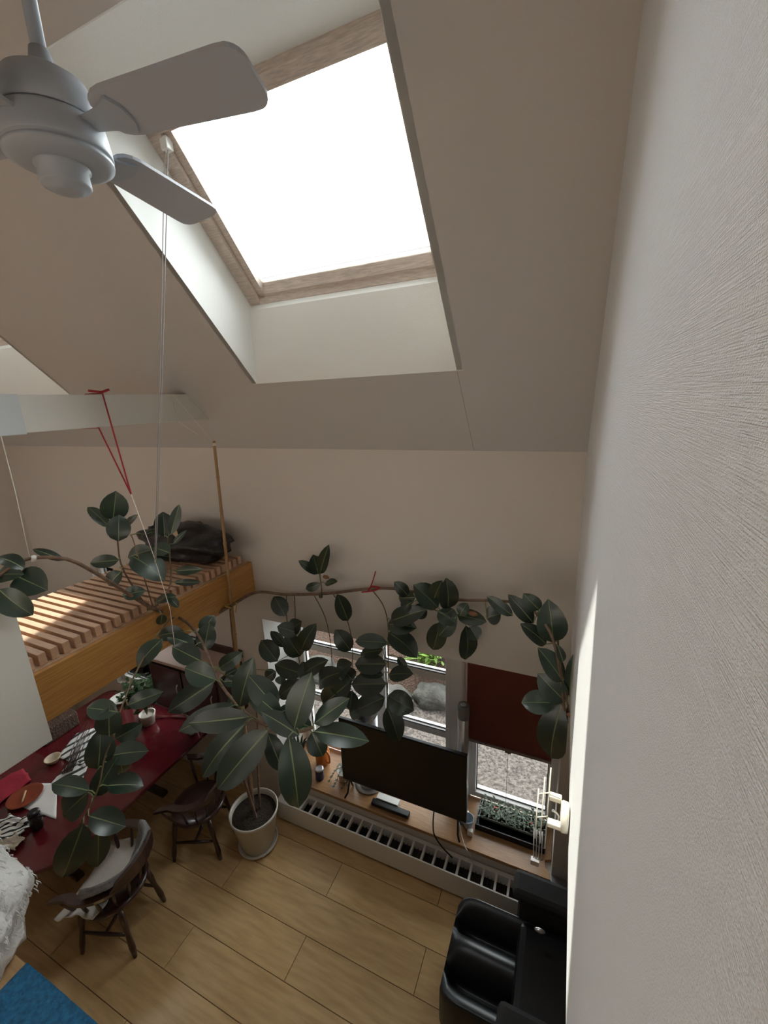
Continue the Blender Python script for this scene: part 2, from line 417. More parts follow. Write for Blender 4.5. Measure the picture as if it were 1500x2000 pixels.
# skylight shafts, frames and panes
def skylight(k, x0, x1, yf, lab, sgn=1):
    """lower shaft side vertical, upper side level, glass parallel to the roof"""
    o = 0.52; K = SL*YW + ZC
    yb, yt = 2.228, 1.622
    zg = lambda y, oo=o: K + oo - SL*y
    e = 0.03
    Y = yf
    m = MB()
    zl = zg(yb)-.055; yl = OY1+.004             # upright face, then a narrow facet leaning back to the frame
    for (ya, za, yc, zd) in ((OY1-.002, zc(OY1), yl, zl), (yl, zl, yb, zg(yb))):
        m.hexa([(x0-e,Y(ya),za),(x1+e,Y(ya),za),(x1+e,Y(ya+e+.06),za),(x0-e,Y(ya+e+.06),za),
                (x0-e,Y(yc),zd),(x1+e,Y(yc),zd),(x1+e,Y(yc+e+.06),zd),(x0-e,Y(yc+e+.06),zd)])
    m.hexa([(x0-e,Y(OY0+.003),zc(OY0)-.003),(x1+e,Y(OY0+.003),zc(OY0)-.003),(x1+e,Y(yt),zg(yt)),(x0-e,Y(yt),zg(yt)),
            (x0-e,Y(OY0),zc(OY0)+e),(x1+e,Y(OY0),zc(OY0)+e),(x1+e,Y(yt),zg(yt)+e),(x0-e,Y(yt),zg(yt)+e)])
    for xa, xb in ((x0-e, x0+.002), (x1-.002, x1+e)):
        q = [(OY1, zc(OY1)), (yb, zg(yb)), (yt, zg(yt)), (OY0, zc(OY0))]
        m.hexa([(xa,Y(a),z) for a, z in q] + [(xb,Y(a),z) for a, z in q])
    root = bpy.data.objects.new('window_%d' % k, None); COL.objects.link(root)
    root.location = (0.5*(x0+x1), Y(yb), zg(yb)); BASE[root.name] = Vector(root.location)
    struct(root, lab, 'skylight')
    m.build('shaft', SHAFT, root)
    # frame: four members standing proud on the room side, each a part
    def member(xa, xb, ya, yb_, lo, hi, name, mt):
        q = [(xa, ya), (xb, ya), (xb, yb_), (xa, yb_)]
        return MB().hexa([(a, Y(b), zg(b, lo)) for a, b in q] + [(a, Y(b), zg(b, hi)) for a, b in q]).build(name, mt, root)
    fw = 0.075; fy = 0.022; lo, hi = 0.475, 0.60
    member(x0, x1, yb-fy, yb+.01, lo, hi, 'frame_rail', M_FRAMEWOOD); member(x0, x1, yt-.01, yt+fy, lo, hi, 'frame_rail', M_FRAMEWOOD)
    member(x0, x0+fw, yt, yb, lo, hi, 'frame_stile', M_FRAMEWOOD); member(x1-fw, x1, yt, yb, lo, hi, 'frame_stile', M_FRAMEWOOD)
    s0, s1 = 0.505, 0.585; g = 0.045
    member(x0+fw, x0+fw+g, yt+fy, yb-fy, s0, s1, 'sash_stile', M_FRAMEWOOD); member(x1-fw-g, x1-fw, yt+fy, yb-fy, s0, s1, 'sash_stile', M_FRAMEWOOD)
    member(x0+fw, x1-fw, yb-fy-.014, yb-fy, s0, s1, 'sash_rail', M_FRAMEWOOD); member(x0+fw, x1-fw, yt+fy, yt+fy+.020, s0, s1, 'sash_rail', M_FRAMEWOOD)
    member(x0+fw, x1-fw, yt+fy, yb-fy, 0.56, 0.565, 'pane', M_GLASS)
    m = MB()                                  # outer roof collar so that no light leaks round the frame
    q = [(x0-.06, x1+.06, yb, yb+.06), (x0-.06, x1+.06, yt-.08, yt), (x0-.06, x0, yt, yb), (x1, x1+.06, yt, yb)]
    for xa, xb, ya, yb_ in q:
        c = [(xa, ya), (xb, ya), (xb, yb_), (xa, yb_)]
        m.hexa([(a, Y(b), zg(b, 0.53)) for a, b in c] + [(a, Y(b), zg(b, 0.64)) for a, b in c])
    m.build('flashing', M_GREYP, root)
    ym = 0.5*(yb+yt)
    portal('skylight_portal', (0.5*(x0+x1), Y(ym), zg(ym, 0.60)), (0, -SL*sgn, -1), x1-x0-.2, 0.70)
    return root
sk1 = skylight(1, *OP[0], lambda y: y, 'large skylight in a white papered shaft with pale wooden frame')
skylight(2, *OP[1], lambda y: y, 'second skylight at the far left above the beam')

# outer roof so that daylight enters only through the openings
mb = MB()
K = SL*YW + ZC
mb.hexa([(XL-.3, YW, ZC), (XR2+.3, YW, ZC), (XR2+.3, 3.35, ZC-.62), (XL-.3, 3.35, ZC-.62),
         (XL-.3, YW, ZC+.2), (XR2+.3, YW, ZC+.2), (XR2+.3, 3.35, ZC-.50), (XL-.3, 3.35, ZC-.50)])
struct(mb.build('ceiling_eave', M_GREYP, base=(-2, 3, ZC)), 'roof edge outside above the windows', 'roof')

# loft floor on which the viewer stands
mb = MB().box(XL, XR, YB, 0.318, ZF-0.20, ZF)
struct(mb.build('floor_loft', M_LEDGE, base=(-2, 0, ZF-0.2)), 'plywood loft floor edge under the blue mat', 'floor')

# the three windows in the recess
def window(k, x0, x1, bars, label, sill=None, YG=YG, head=WZ1):
    global_sill = sill or SILL
    root = bpy.data.objects.new('window_%d' % k, None); COL.objects.link(root)
    root.location = (0.5*(x0+x1), YG, global_sill); BASE[root.name] = Vector(root.location)
    struct(root, label, 'window')
    z0, z1 = global_sill+0.005, head; fw = 0.045
    MB().box(x0, x0+fw, YG-.05, YG+.04, z0, z1).build('frame_stile', M_PVC, root, bevel=.004)
    MB().box(x1-fw, x1, YG-.05, YG+.04, z0, z1).build('frame_stile', M_PVC, root, bevel=.004)
    MB().box(x0+fw, x1-fw, YG-.05, YG+.04, z0, z0+.05).build('frame_rail', M_PVC, root, bevel=.004)
    MB().box(x0+fw, x1-fw, YG-.05, YG+.04, z1-.06, z1).build('frame_rail', M_PVC, root, bevel=.004)
    edges = [z0+.05] + bars + [z1-.06]
    for b in bars:
        MB().box(x0+fw, x1-fw, YG-.045, YG+.035, b-.035, b+.035).build('glazing_bar', M_PVC, root, bevel=.004)
        MB().box(x0+fw, x1-fw, YG-.049, YG-.043, b+.036, b+.045).build('gasket', M_GASKET, root)
    for i in range(len(edges)-1):
        a, b = edges[i] + (.036 if i else 0), edges[i+1] - (.036 if i < len(edges)-2 else 0)
        MB().box(x0+fw, x1-fw, YG-.002, YG+.002, a, b).build('pane', M_WGLASS, root)
        g = MB()
        for xa, xb, za, zb in ((x0+fw, x0+fw+.007, a, b), (x1-fw-.007, x1-fw, a, b), (x0+fw, x1-fw, a, a+.007)):
            g.box(xa, xb, YG-.010, YG-.003, za, zb)
        g.build('gasket', M_GASKET, root)
    portal('window_portal', (0.5*(x0+x1), YG+.06, 0.5*(z0+z1)), (0, -1, 0), x1-x0, z1-z0)
    return root
window(3, *WIN[0], [0.93, 1.53], 'white framed window behind the hanging leaves, left of the three')
window(4, *WIN[1], [0.93, 1.53], 'white framed window with two bars, behind the television')
window(6, W8[0], W8[1], [1.66], 'white framed window under the deck behind the houseplant', W8[2], 2.74, W8[3])
window(5, *WIN[2], [], 'white framed window half covered by the red blind')

# ================================================================ OUTSIDE
gm = mat('gravel', (0.17, 0.145, 0.13), 0.95, col2=(0.022, 0.018, 0.0155), vscale=34, bump=0.03, bscale=60, detail=6)
g = MB().box(-14, 8, 3.2, 16, -0.25, -0.06).build('ground_outside', gm, base=(-2, 8, -0.25))
struct(g, 'grey brown gravel outside the windows', 'ground')
mm = mat('bark_mulch', (0.085, 0.045, 0.028), 0.95, col2=(0.033, 0.02, 0.013), vscale=40, bump=0.05, bscale=45)
def bed(u, v):
    x = -7 + 8.0*u; yy = 4.62 + 0.12*math.sin(x*1.9) + 6*v
    h = -0.08 + 0.55*min(1, v*6)**0.6 + 0.06*noise.noise((x*2, yy*2, 0))
    return (x, yy, h)
struct(MB().grid(bed, 40, 24).build('ground_bed', mm, base=(-3, 5, -0.08)), 'mulched planting bed behind the boulders', 'ground')
M_ROCK = mat('pale_granite', (0.060, 0.058, 0.050), 0.9, col2=(0.028, 0.027, 0.023), vscale=9, bump=0.02, bscale=25)
for i, (x, yy, rx, ry, rz, lab) in enumerate([
        (-1.45, 4.60, .27, .19, .17, 'pale rounded boulder outside the middle window, right of the pair'),
        (-1.93, 4.36, .22, .20, .15, 'darker boulder outside the middle window, left of the pair'),
        (-3.2, 4.6, .28, .22, .16, 'boulder outside the left window behind the leaves')]):
    tag(MB().ball((x, yy, rz*.55-.06), rx, ry, rz, .35, 1.6, 22, 14, seed=i*3.1+1).build('boulder', M_ROCK, base=(x, yy, -.06)), lab, 'rock', 'boulders along the bed')
M_SHRUB = mat('fresh_green_leaf', (0.11, 0.20, 0.022), 0.6, objvar=0.2)
def shrub(x, yy, z, r, lab, n=420):
    t = thing('shrub', (x, yy, z), lab, 'shrub', 'garden shrubs')
    m = MB()
    for _ in range(7):
        a = random.uniform(0, 6.28); m.tube([(x, yy, z), (x+.3*r*math.cos(a), yy+.3*r*math.sin(a), z+.6*r), (x+.8*r*math.cos(a), yy+.8*r*math.sin(a), z+1.2*r)], [.018, .012, .005], 5)
    m.build('stem', M_BARK, t)
    m = MB()
    for _ in range(n):
        d = Vector((random.gauss(0, 1), random.gauss(0, 1), random.gauss(0, 1))).normalized()*random.uniform(.35, 1)
        c = Vector((x, yy, z+1.0*r)) + Vector((d.x*r, d.y*r, d.z*r*.8))
        u = Vector((random.gauss(0, 1), random.gauss(0, 1), random.gauss(0, .5))).normalized(); w = u.cross(Vector((.2, .3, 1))).normalized()
        L = random.uniform(.05, .09)
        m.add([c-u*L, c+w*L*.4, c+u*L, c-w*L*.4], [(0, 1, 2, 3)])
    tag(m.build('foliage', M_SHRUB, t), kind='stuff')
shrub(-1.66, 5.0, .14, .36, 'bright green shrub seen through the middle window')
shrub(-3.9, 5.5, .25, .38, 'bright green shrub seen through the left window')

# ================================================================ SILL, HEATER
mb = MB().prism([(WX0, YG-.05), (WX0, 2.60), (XR-.004, 2.60), (XR-.012, 2.645), (XR-.045, 2.69), (XR-.05, 2.74), (XR-.002, 2.76), (XR-.002, YG-.05)], SILL-.03, SILL)
tag(mb.build('wooden_sill', M_SILL, base=(-1.2, 2.86, SILL-.03), bevel=.003), 'deep reddish wooden window sill under the television', 'sill')
hx0, hx1, hy0, hy1, hz = -2.36, 0.05, 2.44, 2.612, 0.226
t = thing('baseboard_heater', (-1.15, 2.53, 0), 'long low white baseboard heater with slotted top grille under the sill', 'heater')
MB().box(hx0, hx1, hy0, hy0+.012, 0.02, hz).build('front_panel', M_WHITE, t, bevel=.003)
MB().box(hx0, hx1, 2.578, hy1, 0.02, hz).build('back_panel', M_WHITE, t)
for a, b in ((hx0, -2.10), (-0.10, hx1)):
    MB().box(a, b, hy0+.012, 2.578, 0.02, hz).build('end_cap', M_WHITE, t)
MB().box(-2.10, -0.10, hy0+.012, 2.578, 0.05, 0.14).build('fin_core', M_DARKMET, t)
fin = MB().box(0, .016, 2.452-2.53, 2.578-2.53, 0.19, hz)
fp = None
for i in range(21):
    if fp is None: fp = fin.build('grille_bar', M_WHITE, t, world=False); o = fp
    else: o = fp.copy(); COL.objects.link(o); o.parent = t
    o.location = (-2.10+1.15+0.0992*i, 0, 0)
f2 = None
for i in range(60):
    if f2 is None: f2 = MB().box(0, .004, -.07, .045, 0.14, 0.162).build('heating_fin', M_DARKMET, t, world=False); o = f2
    else: o = f2.copy(); COL.objects.link(o); o.parent = t
    o.location = (-2.09+1.15+0.033*i, 0, 0)

# ================================================================ TELEVISION AND THINGS ON THE SILL
tx0, tx1, ty, tz0, tz1 = -1.735, -0.578, 2.67, 0.505, 1.182
t = thing('television', (0.5*(tx0+tx1), ty, SILL), 'large black flat television switched off on the sill', 'television')
MB().box(tx0, tx1, ty, ty+.035, tz0, tz1).build('casing', M_BLACKP, t, bevel=.006)
MB().box(tx0+.008, tx1-.008, ty-.003, ty+.001, tz0+.016, tz1-.008).build('screen', M_SCREEN, t)
for x in (tx0+.07, tx1-.07):
    s_ = -1 if x < -1.1 else 1
    MB().tube([(x, ty+.015, tz0+.02), (x+s_*.01, ty-.03, SILL+.05), (x+s_*.03, ty-.055, SILL+.008)], .009, 6).tube([(x, ty+.015, tz0+.02), (x+s_*.01, ty+.06, SILL+.05), (x+s_*.03, ty+.12, SILL+.008)], .009, 6).build('foot', M_BLACKP, t)
t = thing('streaming_box', (-1.27, 2.68, SILL), 'slim black set-top box lying under the television', 'set-top box')
MB().box(-1.44, -1.08, 2.645, 2.70, SILL, SILL+.035).build('body', M_BLACKP, t, bevel=.004)
MB().box(-1.41, -1.20, 2.70, 2.76, SILL+.001, SILL+.045).build('paper_label', M_WHITE, t)
def curve_pts(P, n=10):
    P = [Vector(p) for p in P]; out = []
    for i in range(len(P)-1):
        p0, p1, p2, p3 = P[max(i-1, 0)], P[i], P[i+1], P[min(i+2, len(P)-1)]
        for k in range(n):
            u = k/n
            out.append(0.5*((2*p1) + (-p0+p2)*u + (2*p0-5*p1+4*p2-p3)*u*u + (-p0+3*p1-3*p2+p3)*u**3))
    out.append(P[-1]); return out
tag(MB().tube(curve_pts([(-.86, 2.72, .52), (-.86, 2.67, SILL+.06), (-.83, 2.60, SILL+.01), (-.76, 2.575, .29), (-.66, 2.56, .232)]), .006, 6).build('power_cable', M_BLACKP, base=(-.8, 2.6, .24)),
    'black cable hanging from the television over the sill edge', 'cable')
tag(MB().tube(curve_pts([(-.66, 2.72, .50), (-.62, 2.67, SILL+.05), (-.57, 2.60, SILL+.006), (-.52, 2.585, .30), (-.49, 2.57, .232)]), .005, 6).build('aerial_cable', M_STRING, base=(-.55, 2.6, .24)),
    'thin white cable hanging from the right end of the television', 'cable')
def tower(x, yy, r, h, label, cap, stem_h=0.0):
    t = thing('tower_speaker', (x, yy, SILL), label, 'speaker')
    MB().lathe((x, yy, SILL), [(r*1.35, 0), (r*1.35, .015), (r*1.05, .02)], 28).build('foot', M_SILVER, t)
    MB().lathe((x, yy, SILL), [(r*.98, .02), (r, .03), (r, h-.12)], 28).build('column', M_SILVER, t)
    c = MB().lathe((x, yy, SILL), [(r*1.02, h-.12), (r*1.06, h-.10), (r*1.06, h-.012), (r*.95, h)], 28).build('cap', cap, t)
    MB().lathe((x, yy, SILL), [(r*.5, h), (r*.45, h+.004), (r*.3, h+.004), (r*.3, h+.001)], 20).build('power_button', M_SILVER, c)
tower(-0.655, 2.87, .047, 1.14, 'slender silver column with dark round cap beside the red blind', M_GREYP)
tower(-1.555, 2.86, .105, 0.90, 'thick silver cylinder behind the left end of the television', M_SILVER)
t = thing('glass_bowl', (-.585, 2.775, SILL), 'small pale blue bowl at the right end of the television', 'bowl')
mgb = mat('pale_blue_plastic', (0.42, 0.50, 0.58), 0.3)
MB().lathe((-.585, 2.775, SILL), [(.025, 0), (.035, .02), (.05, .07), (.052, .10), (.047, .10), (.03, .03)], 22).build('body', mgb, t)
MB().box(-.575, -.53, 2.70, 2.735, SILL, SILL+.05).build('plug', M_WHITE, t, bevel=.004)
# orange jug
t = thing('orange_jug', (-2.10, 2.89, SILL), 'orange plastic jug on the sill behind the big leaves', 'jug')
mo = mat('orange_plastic', (0.55, 0.17, 0.03), 0.35)
MB().lathe((-2.10, 2.89, SILL), [(.06, 0), (.07, .02), (.075, .14), (.06, .2), (.05, .24), (.045, .24)], 22).build('body', mo, t)
MB().tube(curve_pts([(-2.04, 2.86, SILL+.2), (-1.98, 2.83, SILL+.19), (-1.98, 2.83, SILL+.1), (-2.03, 2.86, SILL+.06)], 5), .01, 6).build('handle', mo, t)
t = thing('blue_can', (-2.03, 2.72, SILL), 'small dark blue tin beside the orange jug', 'tin')
MB().lathe((-2.03, 2.72, SILL), [(.04, 0), (.042, .005), (.042, .10), (.04, .105)], 20).build('body', mat('navy_tin', (0.02, 0.03, 0.10), 0.3), t)
MB().lathe((-2.03, 2.72, SILL+.105), [(.042, 0), (.042, .012), (.03, .014)], 20).build('lid', M_SILVER, t)
# little ivy in a pale pot
t = thing('ivy_plant', (-1.83, 2.78, SILL), 'small trailing ivy in a pale pot left of the television', 'plant')
MB().lathe((-1.80, 2.80, SILL), [(.05, 0), (.065, .09), (.068, .10), (.058, .10), (.05, .085)], 22).build('pot', M_POT, t)
M_IVY = mat('ivy_green', (0.05, 0.075, 0.045), 0.5, objvar=0.3)
m = MB(); m2 = MB()
for k in range(7):
    a = k*0.9; px, py = -1.80, 2.80
    q = curve_pts([(px, py, SILL+.09), (px+.05*math.cos(a), py+.05*math.sin(a), SILL+.13), (px+.1*math.cos(a), py+.1*math.sin(a)-.01, SILL+.08), (px-.03+.10*math.cos(a), py-.08+.06*math.sin(a), SILL+.015)], 5)
    m.tube(q, .0025, 4)
    for p in q[2::2]:
        r = random.uniform(.012, .022); v = []
        for j in range(10):
            w = 6.283*j/10; rr = r*(1 if j % 2 == 0 else .55); v.append(p+Vector((rr*math.cos(w), rr*math.sin(w), .004)))
        m2.add(v, [list(range(10))])
m.build('stem', M_SHOOT, t); tag(m2.build('foliage', M_IVY, t), kind='stuff')
# seed tray
t = thing('seedling_tray', (-.26, 2.98, SILL), 'black tray crowded with green seedlings under the red blind', 'seed tray')
m = MB(); x0, x1, y0, y1 = -.525, .03, 2.78, 3.028
m.box(x0, x1, y0, y1, SILL, SILL+.006)
for a in ((x0, x0+.008, y0, y1), (x1-.008, x1, y0, y1), (x0, x1, y0, y0+.008), (x0, x1, y1-.008, y1)): m.box(*a, SILL, SILL+.055)
m.build('tray', M_BLACKP, t)
m = MB()
for i in range(7): m.box(x0+.02+.073*i, x0+.022+.073*i+.003, y0+.075, y1-.01, SILL+.006, SILL+.07)
for i in range(4): m.box(x0+.02, x1-.02, y0+.075+.054*i, y0+.078+.054*i, SILL+.006, SILL+.07)
m.build('cell_divider', mat('clear_cell_plastic', (0.30, 0.32, 0.28), 0.25), t)
MB().box(x0+.02, x1-.02, y0+.075, y1-.012, SILL+.006, SILL+.05).build('soil', M_SOIL, t)
MS = mat('seedling_green', (0.10, 0.15, 0.075), 0.55, col2=(0.035, 0.06, 0.028), vscale=60)
m = MB()
for k in range(620):
    c = Vector((random.uniform(x0+.02, x1-.02), random.uniform(y0+.08, y1-.015), SILL+random.uniform(.06, .14)))
    a = random.uniform(0, 6.28); u = Vector((math.cos(a), math.sin(a), random.uniform(-.2, .5))); w = u.cross(Vector((0, 0, 1))).normalized(); L = random.uniform(.009, .017)
    m.add([c, c+u*L+w*L*.55, c+u*L*2, c+u*L-w*L*.55], [(0, 1, 2, 3)])
tag(m.build('seedlings', MS, t), kind='stuff')
for dx, dy in ((.13, .15), (.42, .12)):
    MB().box(x0+dx, x0+dx+.03, y0+dy, y0+dy+.012, SILL+.09, SILL+.125).build('plant_tag', mat('red_tag', (0.45, 0.04, 0.03), 0.5), t)
# blind
t = thing('roller_blind', (-.31, 3.045, 1.0), 'dark brick red roller blind pulled half down over the window', 'blind')
MB().box(-.665, .03, 3.043, 3.047, 1.01, WZ1-.02).build('fabric', M_BLIND, t)
MB().box(-.665, .03, 3.034, 3.056, .985, 1.012).build('bottom_bar', mat('brown_bar', (0.22, 0.16, 0.14), 0.5), t, bevel=.003)
MB().tube([(-.68, 3.045, WZ1-.03), (.04, 3.045, WZ1-.03)], .025, 12).build('roller', M_WHITE, t)
MB().tube(curve_pts([(-.31, 3.045, .99), (-.31, 3.04, .75), (-.31, 3.04, .42)], 4), .0022, 5).build('pull_cord', M_CORD, t)
MB().box(-.335, -.285, 3.030, 3.058, .975, .99).build('pull_grip', mat('brown_bar', (0.2, 0.15, 0.13)), t)
tag(MB().tube(curve_pts([(-.685, 3.04, 2.04), (-.695, 3.035, 1.7), (-.69, 3.045, 1.3), (-.69, 3.04, .98)], 5), .014, 8).build('blind_cord_cover', mat('pinkish_curtain', (0.55, 0.47, 0.45), 0.8), base=(-.69, 3.04, .98)),
    'thin pale rolled strip hanging along the left edge of the red blind', 'blind cord')
# black box at the right end
t = thing('subwoofer', (.22, 2.5, 0), 'black box standing at the right end of the sill', 'speaker')
MB().box(.09, .50, 2.43, 2.60, 0.02, .375).build('cabinet', M_BLACKP, t, bevel=.008)
MB().box(.085, .505, 2.425, 2.605, .375, .392).build('top', M_GREYP, t, bevel=.003)
for a in (.12, .47):
    MB().box(a-.02, a+.02, 2.49, 2.53, 0, .02).build('foot', M_BLACKP, t)

# ================================================================ MASSAGE CHAIR
t = thing('massage_chair', (.45, 1.98, 0), 'black leatherette massage chair with two calf channels, half hidden by the wall', 'armchair')
def rbox(x0, x1, y0, y1, z0, z1, name, mt, bev, par=None):
    return MB().box(x0, x1, y0, y1, z0, z1).build(name, mt, par or t, bevel=bev)
# calf rest: one rounded shell with two troughs and a central ridge
fy0, fy1 = 1.63, 2.27
def fr(u, v):
    x = -.52 + .52*u
    f = math.sqrt(max(0, 1-(1-min(1, u/.28))**2)) if u < .28 else 1.0
    k = .12
    if v < k or v > 1-k:                      # skirts down to the base
        s_ = v/k if v < k else (1-v)/k
        hw = .5*(fy1-fy0)*(.80+.20*f)*(.93+.07*math.sin(s_*math.pi*.5+.6)); z = .04+(.29+.05*f)*math.sin(s_*math.pi/2)**.8
        return (x, .5*(fy0+fy1)+(-hw if v < .5 else hw)*(1-.06*s_*s_), z)
    w = (v-k)/(1-2*k); hw = .5*(fy1-fy0)*(.80+.20*f)*.94*.985
    ridge = abs(math.cos(2*math.pi*w))
    top = (.33+.05*f) - .17*f*(1-max(0, (ridge-.25)/.75)**.6)*min(1, (u+.02)/.12)
    return (x, .5*(fy0+fy1)-hw+2*hw*w, top)
m = MB().grid(fr, 24, 96)
m.box(-.46, 0, fy0+.09, fy1-.09, .03, .10)
cr = m.build('calf_rest', M_LEATH, t)
cap = MB()
N = 49; rim = [Vector(fr(0, i/(N-1))) for i in range(N)]
cap.add(rim+[Vector((p.x, p.y, .04)) for p in rim], [(i, i+1, N+i+1, N+i) for i in range(N-1)])
cap.build('calf_rest_front', M_LEATH, t)
rbox(-.10, .55, 1.68, 2.22, .12, .44, 'seat', M_LEATH, .05)
for a, b in ((1.50, 1.66), (2.24, 2.40)):
    o = rbox(-.12, .85, a, b, .04, .56, 'arm_body', M_CHARC, .05)
    rbox(-.16, .62, a-.01, b+.01, .54, .62, 'arm_pad', M_CHARC, .035)
MB().hexa([(.45,1.66,.40),(.68,1.66,.36),(.68,2.24,.36),(.45,2.24,.40),(.92,1.68,1.18),(1.14,1.68,1.10),(1.14,2.22,1.10),(.92,2.22,1.18)]).build('backrest', M_LEATH, t, bevel=.05)
rbox(.0, .95, 1.60, 2.30, 0, .13, 'base', M_BLACKP, .02)
MB().ball((.03, 2.06, .635), .035, .015, .012, 0, 1, 10, 6).build('glint_bead', M_SILVER, t)  # bright bead added to stand for a reflection on the chair
tag(MB().ball((.12, 1.42, .35), .16, .13, .36, .15, 2, 20, 12).build('floor_cushion', M_CHARC, base=(.12, 1.42, 0)), 'dark grey cushion standing against the near side of the massage chair', 'cushion')

# wall rack at the loft wall's lower edge
t = thing('wall_rack', (.083, 1.29, 2.455), 'ivory folding wire rack on a round wall bracket at the loft wall edge', 'rack')
MB().lathe((0, 0, 0), [(.036, 0), (.048, .003), (.050, .020), (.045, .027)], 26).build('bracket_disc', M_IVORY, t, world=False)
t.children[0].rotation_euler = (0, -math.pi/2, 0)
MB().box(.015, .058, 1.335, 1.36, 2.455, 2.475).build('arm', M_IVORY, t, bevel=.003)
MB().box(.015, .058, 1.25, 1.275, 2.43, 2.448).build('arm', M_IVORY, t, bevel=.003)
for k, (x, za, zb) in enumerate([(-.022, 2.36, 2.50), (-.004, 2.32, 2.54), (.014, 2.28, 2.57)]):
    MB().tube([(x, 1.25+.02*k, za), (x, 1.33+.02*k, zb)], .0025, 6).build('rod', M_IVORY, t)
for z, yy in ((2.475, 1.33), (2.41, 1.29)):
    MB().tube([(-.024, yy, z), (.016, yy+.015, z+.006)], .0025, 6).build('cross_wire', M_IVORY, t)
MB().tube(curve_pts([(.03, 1.30, 2.455), (.048, 1.31, 2.43), (.05, 1.30, 2.41)], 4), .005, 6).build('spring', M_SILVER, t)
for k in range(4):
    MB().tube([(-.026+.009*k, 1.25, 2.40), (-.022+.009*k, 1.225, 2.30)], .0022, 5).build('hanging_rod', M_GREYP, t)
MB().box(-.03, -.002, 1.212, 1.228, 2.282, 2.302).build('end_clip', M_SILVER, t)

# ================================================================ SLATTED DECK, BEAM, PANEL
t = thing('slatted_deck', (-2.9, 1.8, 2.32), 'hanging wooden slatted deck with a golden pine front board', 'deck')
MB().box(-2.475, -2.447, .92, YW-.004, 2.315, 2.60).build('front_board', M_DECK, t, bevel=.003)
MB().box(-3.31, -3.285, .92, YW-.004, 2.40, 2.60).build('rear_board', M_DECK, t)
MB().box(-2.53, -2.476, .92, YW-.004, 2.555, 2.603).build('ledger', M_SLAT, t)
MB().box(-3.284, -3.23, .92, YW-.004, 2.555, 2.603).build('ledger', M_SLAT, t)
MB().box(-3.284, -2.476, .92, .95, 2.36, 2.55).build('end_board', M_DECK, t)
sp = None; sy = .985
while sy < YW-.03:
    if sp is None:
        sp = MB().box(-.405, .405, -.0185, .0185, 0, .066).build('slat', M_SLAT, t, world=False, bevel=.002); o = sp
    else:
        o = sp.copy(); COL.objects.link(o); o.parent = t
    o.location = (-2.905-(-2.9)+random.uniform(-.004, .004), sy-1.8, 2.604-2.32)
    sy += .0597
M_BEAMX = M_BEAM
t = thing('tie_beam', (-2.52, 1.0, 3.81), 'white painted tie beam running from the sloping ceiling to the left', 'beam')
bx0, bx1, bz0, bz1 = -2.60, -2.462, 3.812, 3.994
ye1 = YW - (bz0-ZC)/SL; ye2 = YW - (bz1-ZC)/SL
MB().hexa([(bx0, -2.6, bz0), (bx1, -2.6, bz0), (bx1, ye1, bz0), (bx0, ye1, bz0), (bx0, -2.6, bz1), (bx1, -2.6, bz1), (bx1, ye2, bz1), (bx0, ye2, bz1)]).build('timber', M_BEAM, t, bevel=.004)
MB().box(bx0-.006, bx1+.006, .95, 1.213, bz0-.006, bz1+.004).build('sleeve', mat('blue_grey_paint', (0.55, 0.58, 0.60), 0.5), t, bevel=.003)
tag(MB().box(-2.40, -2.34, .322, .925, 2.275, 3.03).build('parapet_panel', M_PANEL, base=(-2.37, .6, 2.275), bevel=.003),
    'plain white panel at the left edge in front of the deck', 'panel')
# bin bag
bc = Vector((-2.90, 2.37, 2.815))
t = thing('bin_bag', (bc.x, bc.y, 2.672), 'black plastic bag slumped on the far end of the slatted deck', 'bag')
def bagf(u, v):
    a = 6.28318*u; b = math.pi*(v-.5)
    d = Vector((math.cos(b)*math.cos(a), math.cos(b)*math.sin(a), math.sin(b)))
    g = 1 + .26*noise.noise(d*2.2+Vector((4, 1, 2))) + .10*noise.noise(d*6)
    p = Vector((d.x*.45, d.y*.195, d.z*.16))*g
    p.z = max(p.z, -.141)
    return bc + p
MB().grid(bagf, 40, 24).build('body', M_BAG, t)
MB().ball(bc+Vector((-.38, .05, .03)), .13, .08, .07, .4, 3, 16, 10, seed=2).build('knotted_neck', M_BAG, t)
MB().add([bc+Vector((.02,-.14,.13)), bc+Vector((.13,-.16,.075)), bc+Vector((.06,-.12,.17))], [(0,1,2)]).build('paper_scrap', mat('kraft_paper', (0.50, 0.38, 0.24), 0.8), t, solid=.002)

# ================================================================ CEILING FAN
zf = 4.60; fc = Vector((-1.25, .844, zf))
t = thing('ceiling_fan', (fc.x, fc.y, zf-.16), 'grey white ceiling fan with four blades on a rod', 'ceiling fan')
rod_top = zc(fc.y)
MB().tube([(fc.x, fc.y, zf+.10), (fc.x, fc.y, rod_top+.03)], .0165, 14).build('down_rod', M_FAN, t)
MB().lathe((fc.x, fc.y, 0), [(.03, rod_top-.10), (.07, rod_top-.09), (.075, rod_top+.06)], 26).build('canopy', M_FAN, t)
MB().lathe((fc.x, fc.y, zf), [(.024, .155), (.03, .125), (.05, .115), (.098, .088), (.121, .045), (.123, .012), (.120, .008)], 40, sx=.9, sy=.9).build('upper_housing', M_FAN, t)
MB().lathe((fc.x, fc.y, zf), [(.120, .006), (.125, 0), (.133, -.045), (.134, -.056), (.131, -.060), (.126, -.061), (.126, -.066), (.133, -.068), (.132, -.076), (.112, -.084), (.07, -.088)], 40, sx=.9, sy=.9).build('lower_housing', M_FAN, t)
MB().lathe((fc.x, fc.y, zf), [(.066, -.084), (.068, -.092), (.061, -.096), (.063, -.128), (.058, -.134), (.042, -.137), (.04, -.142), (.025, -.144)], 36, sx=.92, sy=.92).build('switch_cap', M_FAN, t)
